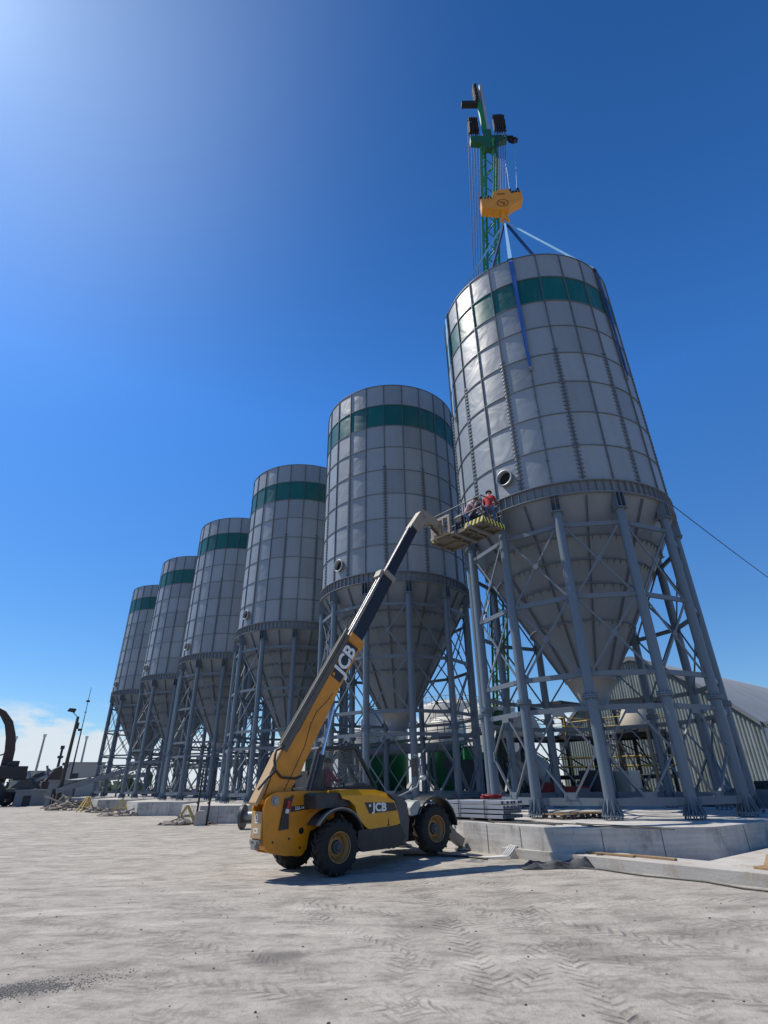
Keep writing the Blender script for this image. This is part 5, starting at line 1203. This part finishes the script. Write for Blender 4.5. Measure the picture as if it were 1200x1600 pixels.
hs=wn('ShaderNodeHueSaturation'); hs.inputs['Saturation'].default_value=1.1; hs.inputs['Value'].default_value=1.0; ll.new(sky.outputs[0],hs.inputs['Color'])
gn=wn('ShaderNodeMix',data_type='RGBA',blend_type='MULTIPLY'); gn.inputs[0].default_value=1; ll.new(hs.outputs[0],gn.inputs[6]); 
cr2=wn('ShaderNodeValToRGB'); tc0=wn('ShaderNodeTexCoord'); sp0=wn('ShaderNodeSeparateXYZ'); ll.new(tc0.outputs['Generated'],sp0.inputs[0]); ll.new(sp0.outputs[2],cr2.inputs[0])
el_=cr2.color_ramp.elements; el_[0].position=.0; el_[0].color=(.72,.90,1.12,1); el_[1].position=1; el_[1].color=(.22,.62,1.0,1)
for p_,c_ in((.25,(.62,.99,1.32)),(.6,(.53,1.16,1.74)),(.86,(.34,.80,1.22))):
    e_=el_.new(p_); e_.color=(*c_,1)
ll.new(cr2.outputs[0],gn.inputs[7])
tc=wn('ShaderNodeTexCoord'); sep=wn('ShaderNodeSeparateXYZ'); ll.new(tc.outputs['Generated'],sep.inputs[0])
# cloud bank low over the horizon
mp=wn('ShaderNodeMapping'); ll.new(tc.outputs['Generated'],mp.inputs[0]); mp.inputs['Scale'].default_value=(1,1,2.6)
nz=wn('ShaderNodeTexNoise'); ll.new(mp.outputs[0],nz.inputs['Vector']); nz.inputs['Scale'].default_value=9; nz.inputs['Detail'].default_value=7; nz.inputs['Roughness'].default_value=.58
def mr(v_,a,b,c=0.,d=1.,smooth=True):
    n=wn('ShaderNodeMapRange'); ll.new(v_,n.inputs[0]); n.clamp=True
    if smooth: n.interpolation_type='SMOOTHSTEP'
    for i,q in enumerate((a,b,c,d)): n.inputs[i+1].default_value=q
    return n.outputs[0]
cm=wm('MULTIPLY',mr(wm('ADD',nz.outputs['Fac'],mr(sep.outputs[2],.02,.11,.17,-.16)),.40,.53),mr(sep.outputs[2],.088,.125,1,0))
mx=wn('ShaderNodeMix',data_type='RGBA'); ll.new(wm('MULTIPLY',cm,.95),mx.inputs[0]); ll.new(gn.outputs[2],mx.inputs[6]); mx.inputs[7].default_value=(7.2,7.9,8.6,1)
# aureole round the sun
dt=wn('ShaderNodeVectorMath',operation='DOT_PRODUCT'); ll.new(tc.outputs['Generated'],dt.inputs[0]); dt.inputs[1].default_value=S
dp=wm('MAXIMUM',dt.outputs['Value'],0); g=wm('ADD',wm('MULTIPLY',wm('POWER',dp,15),3.3),wm('MULTIPLY',wm('POWER',dp,150),3.0))
ga=wn('ShaderNodeMix',data_type='RGBA',blend_type='ADD'); ga.inputs[0].default_value=1; ll.new(mx.outputs[2],ga.inputs[6])
gc_=wn('ShaderNodeMix',data_type='RGBA',blend_type='MULTIPLY'); gc_.inputs[0].default_value=1; gc_.inputs[6].default_value=(.82,.93,1,1); ll.new(g,gc_.inputs[7]); ll.new(gc_.outputs[2],ga.inputs[7])
ll.new(ga.outputs[2],bg.inputs['Color']); bg.inputs['Strength'].default_value=.10
T,RO,FP=.475,-.015,819.5
rt=V((1,0,0)); fw=V((0,cos(T),sin(T))); up=V((0,-sin(T),cos(T)))
r2=rt*cos(RO)+up*sin(RO); u2=-rt*sin(RO)+up*cos(RO)
cd=bpy.data.cameras.new('camera'); co=bpy.data.objects.new('camera',cd); col.objects.link(co)
co.matrix_world=frame((0,0,2.048),r2,u2,-fw); cd.sensor_fit='HORIZONTAL'; cd.sensor_width=36; cd.lens=36*FP/1200; cd.clip_start=.1; cd.clip_end=5000
sc.camera=co
sc.view_settings.view_transform='Standard'; sc.view_settings.look='None'; sc.view_settings.exposure=0; sc.view_settings.gamma=1
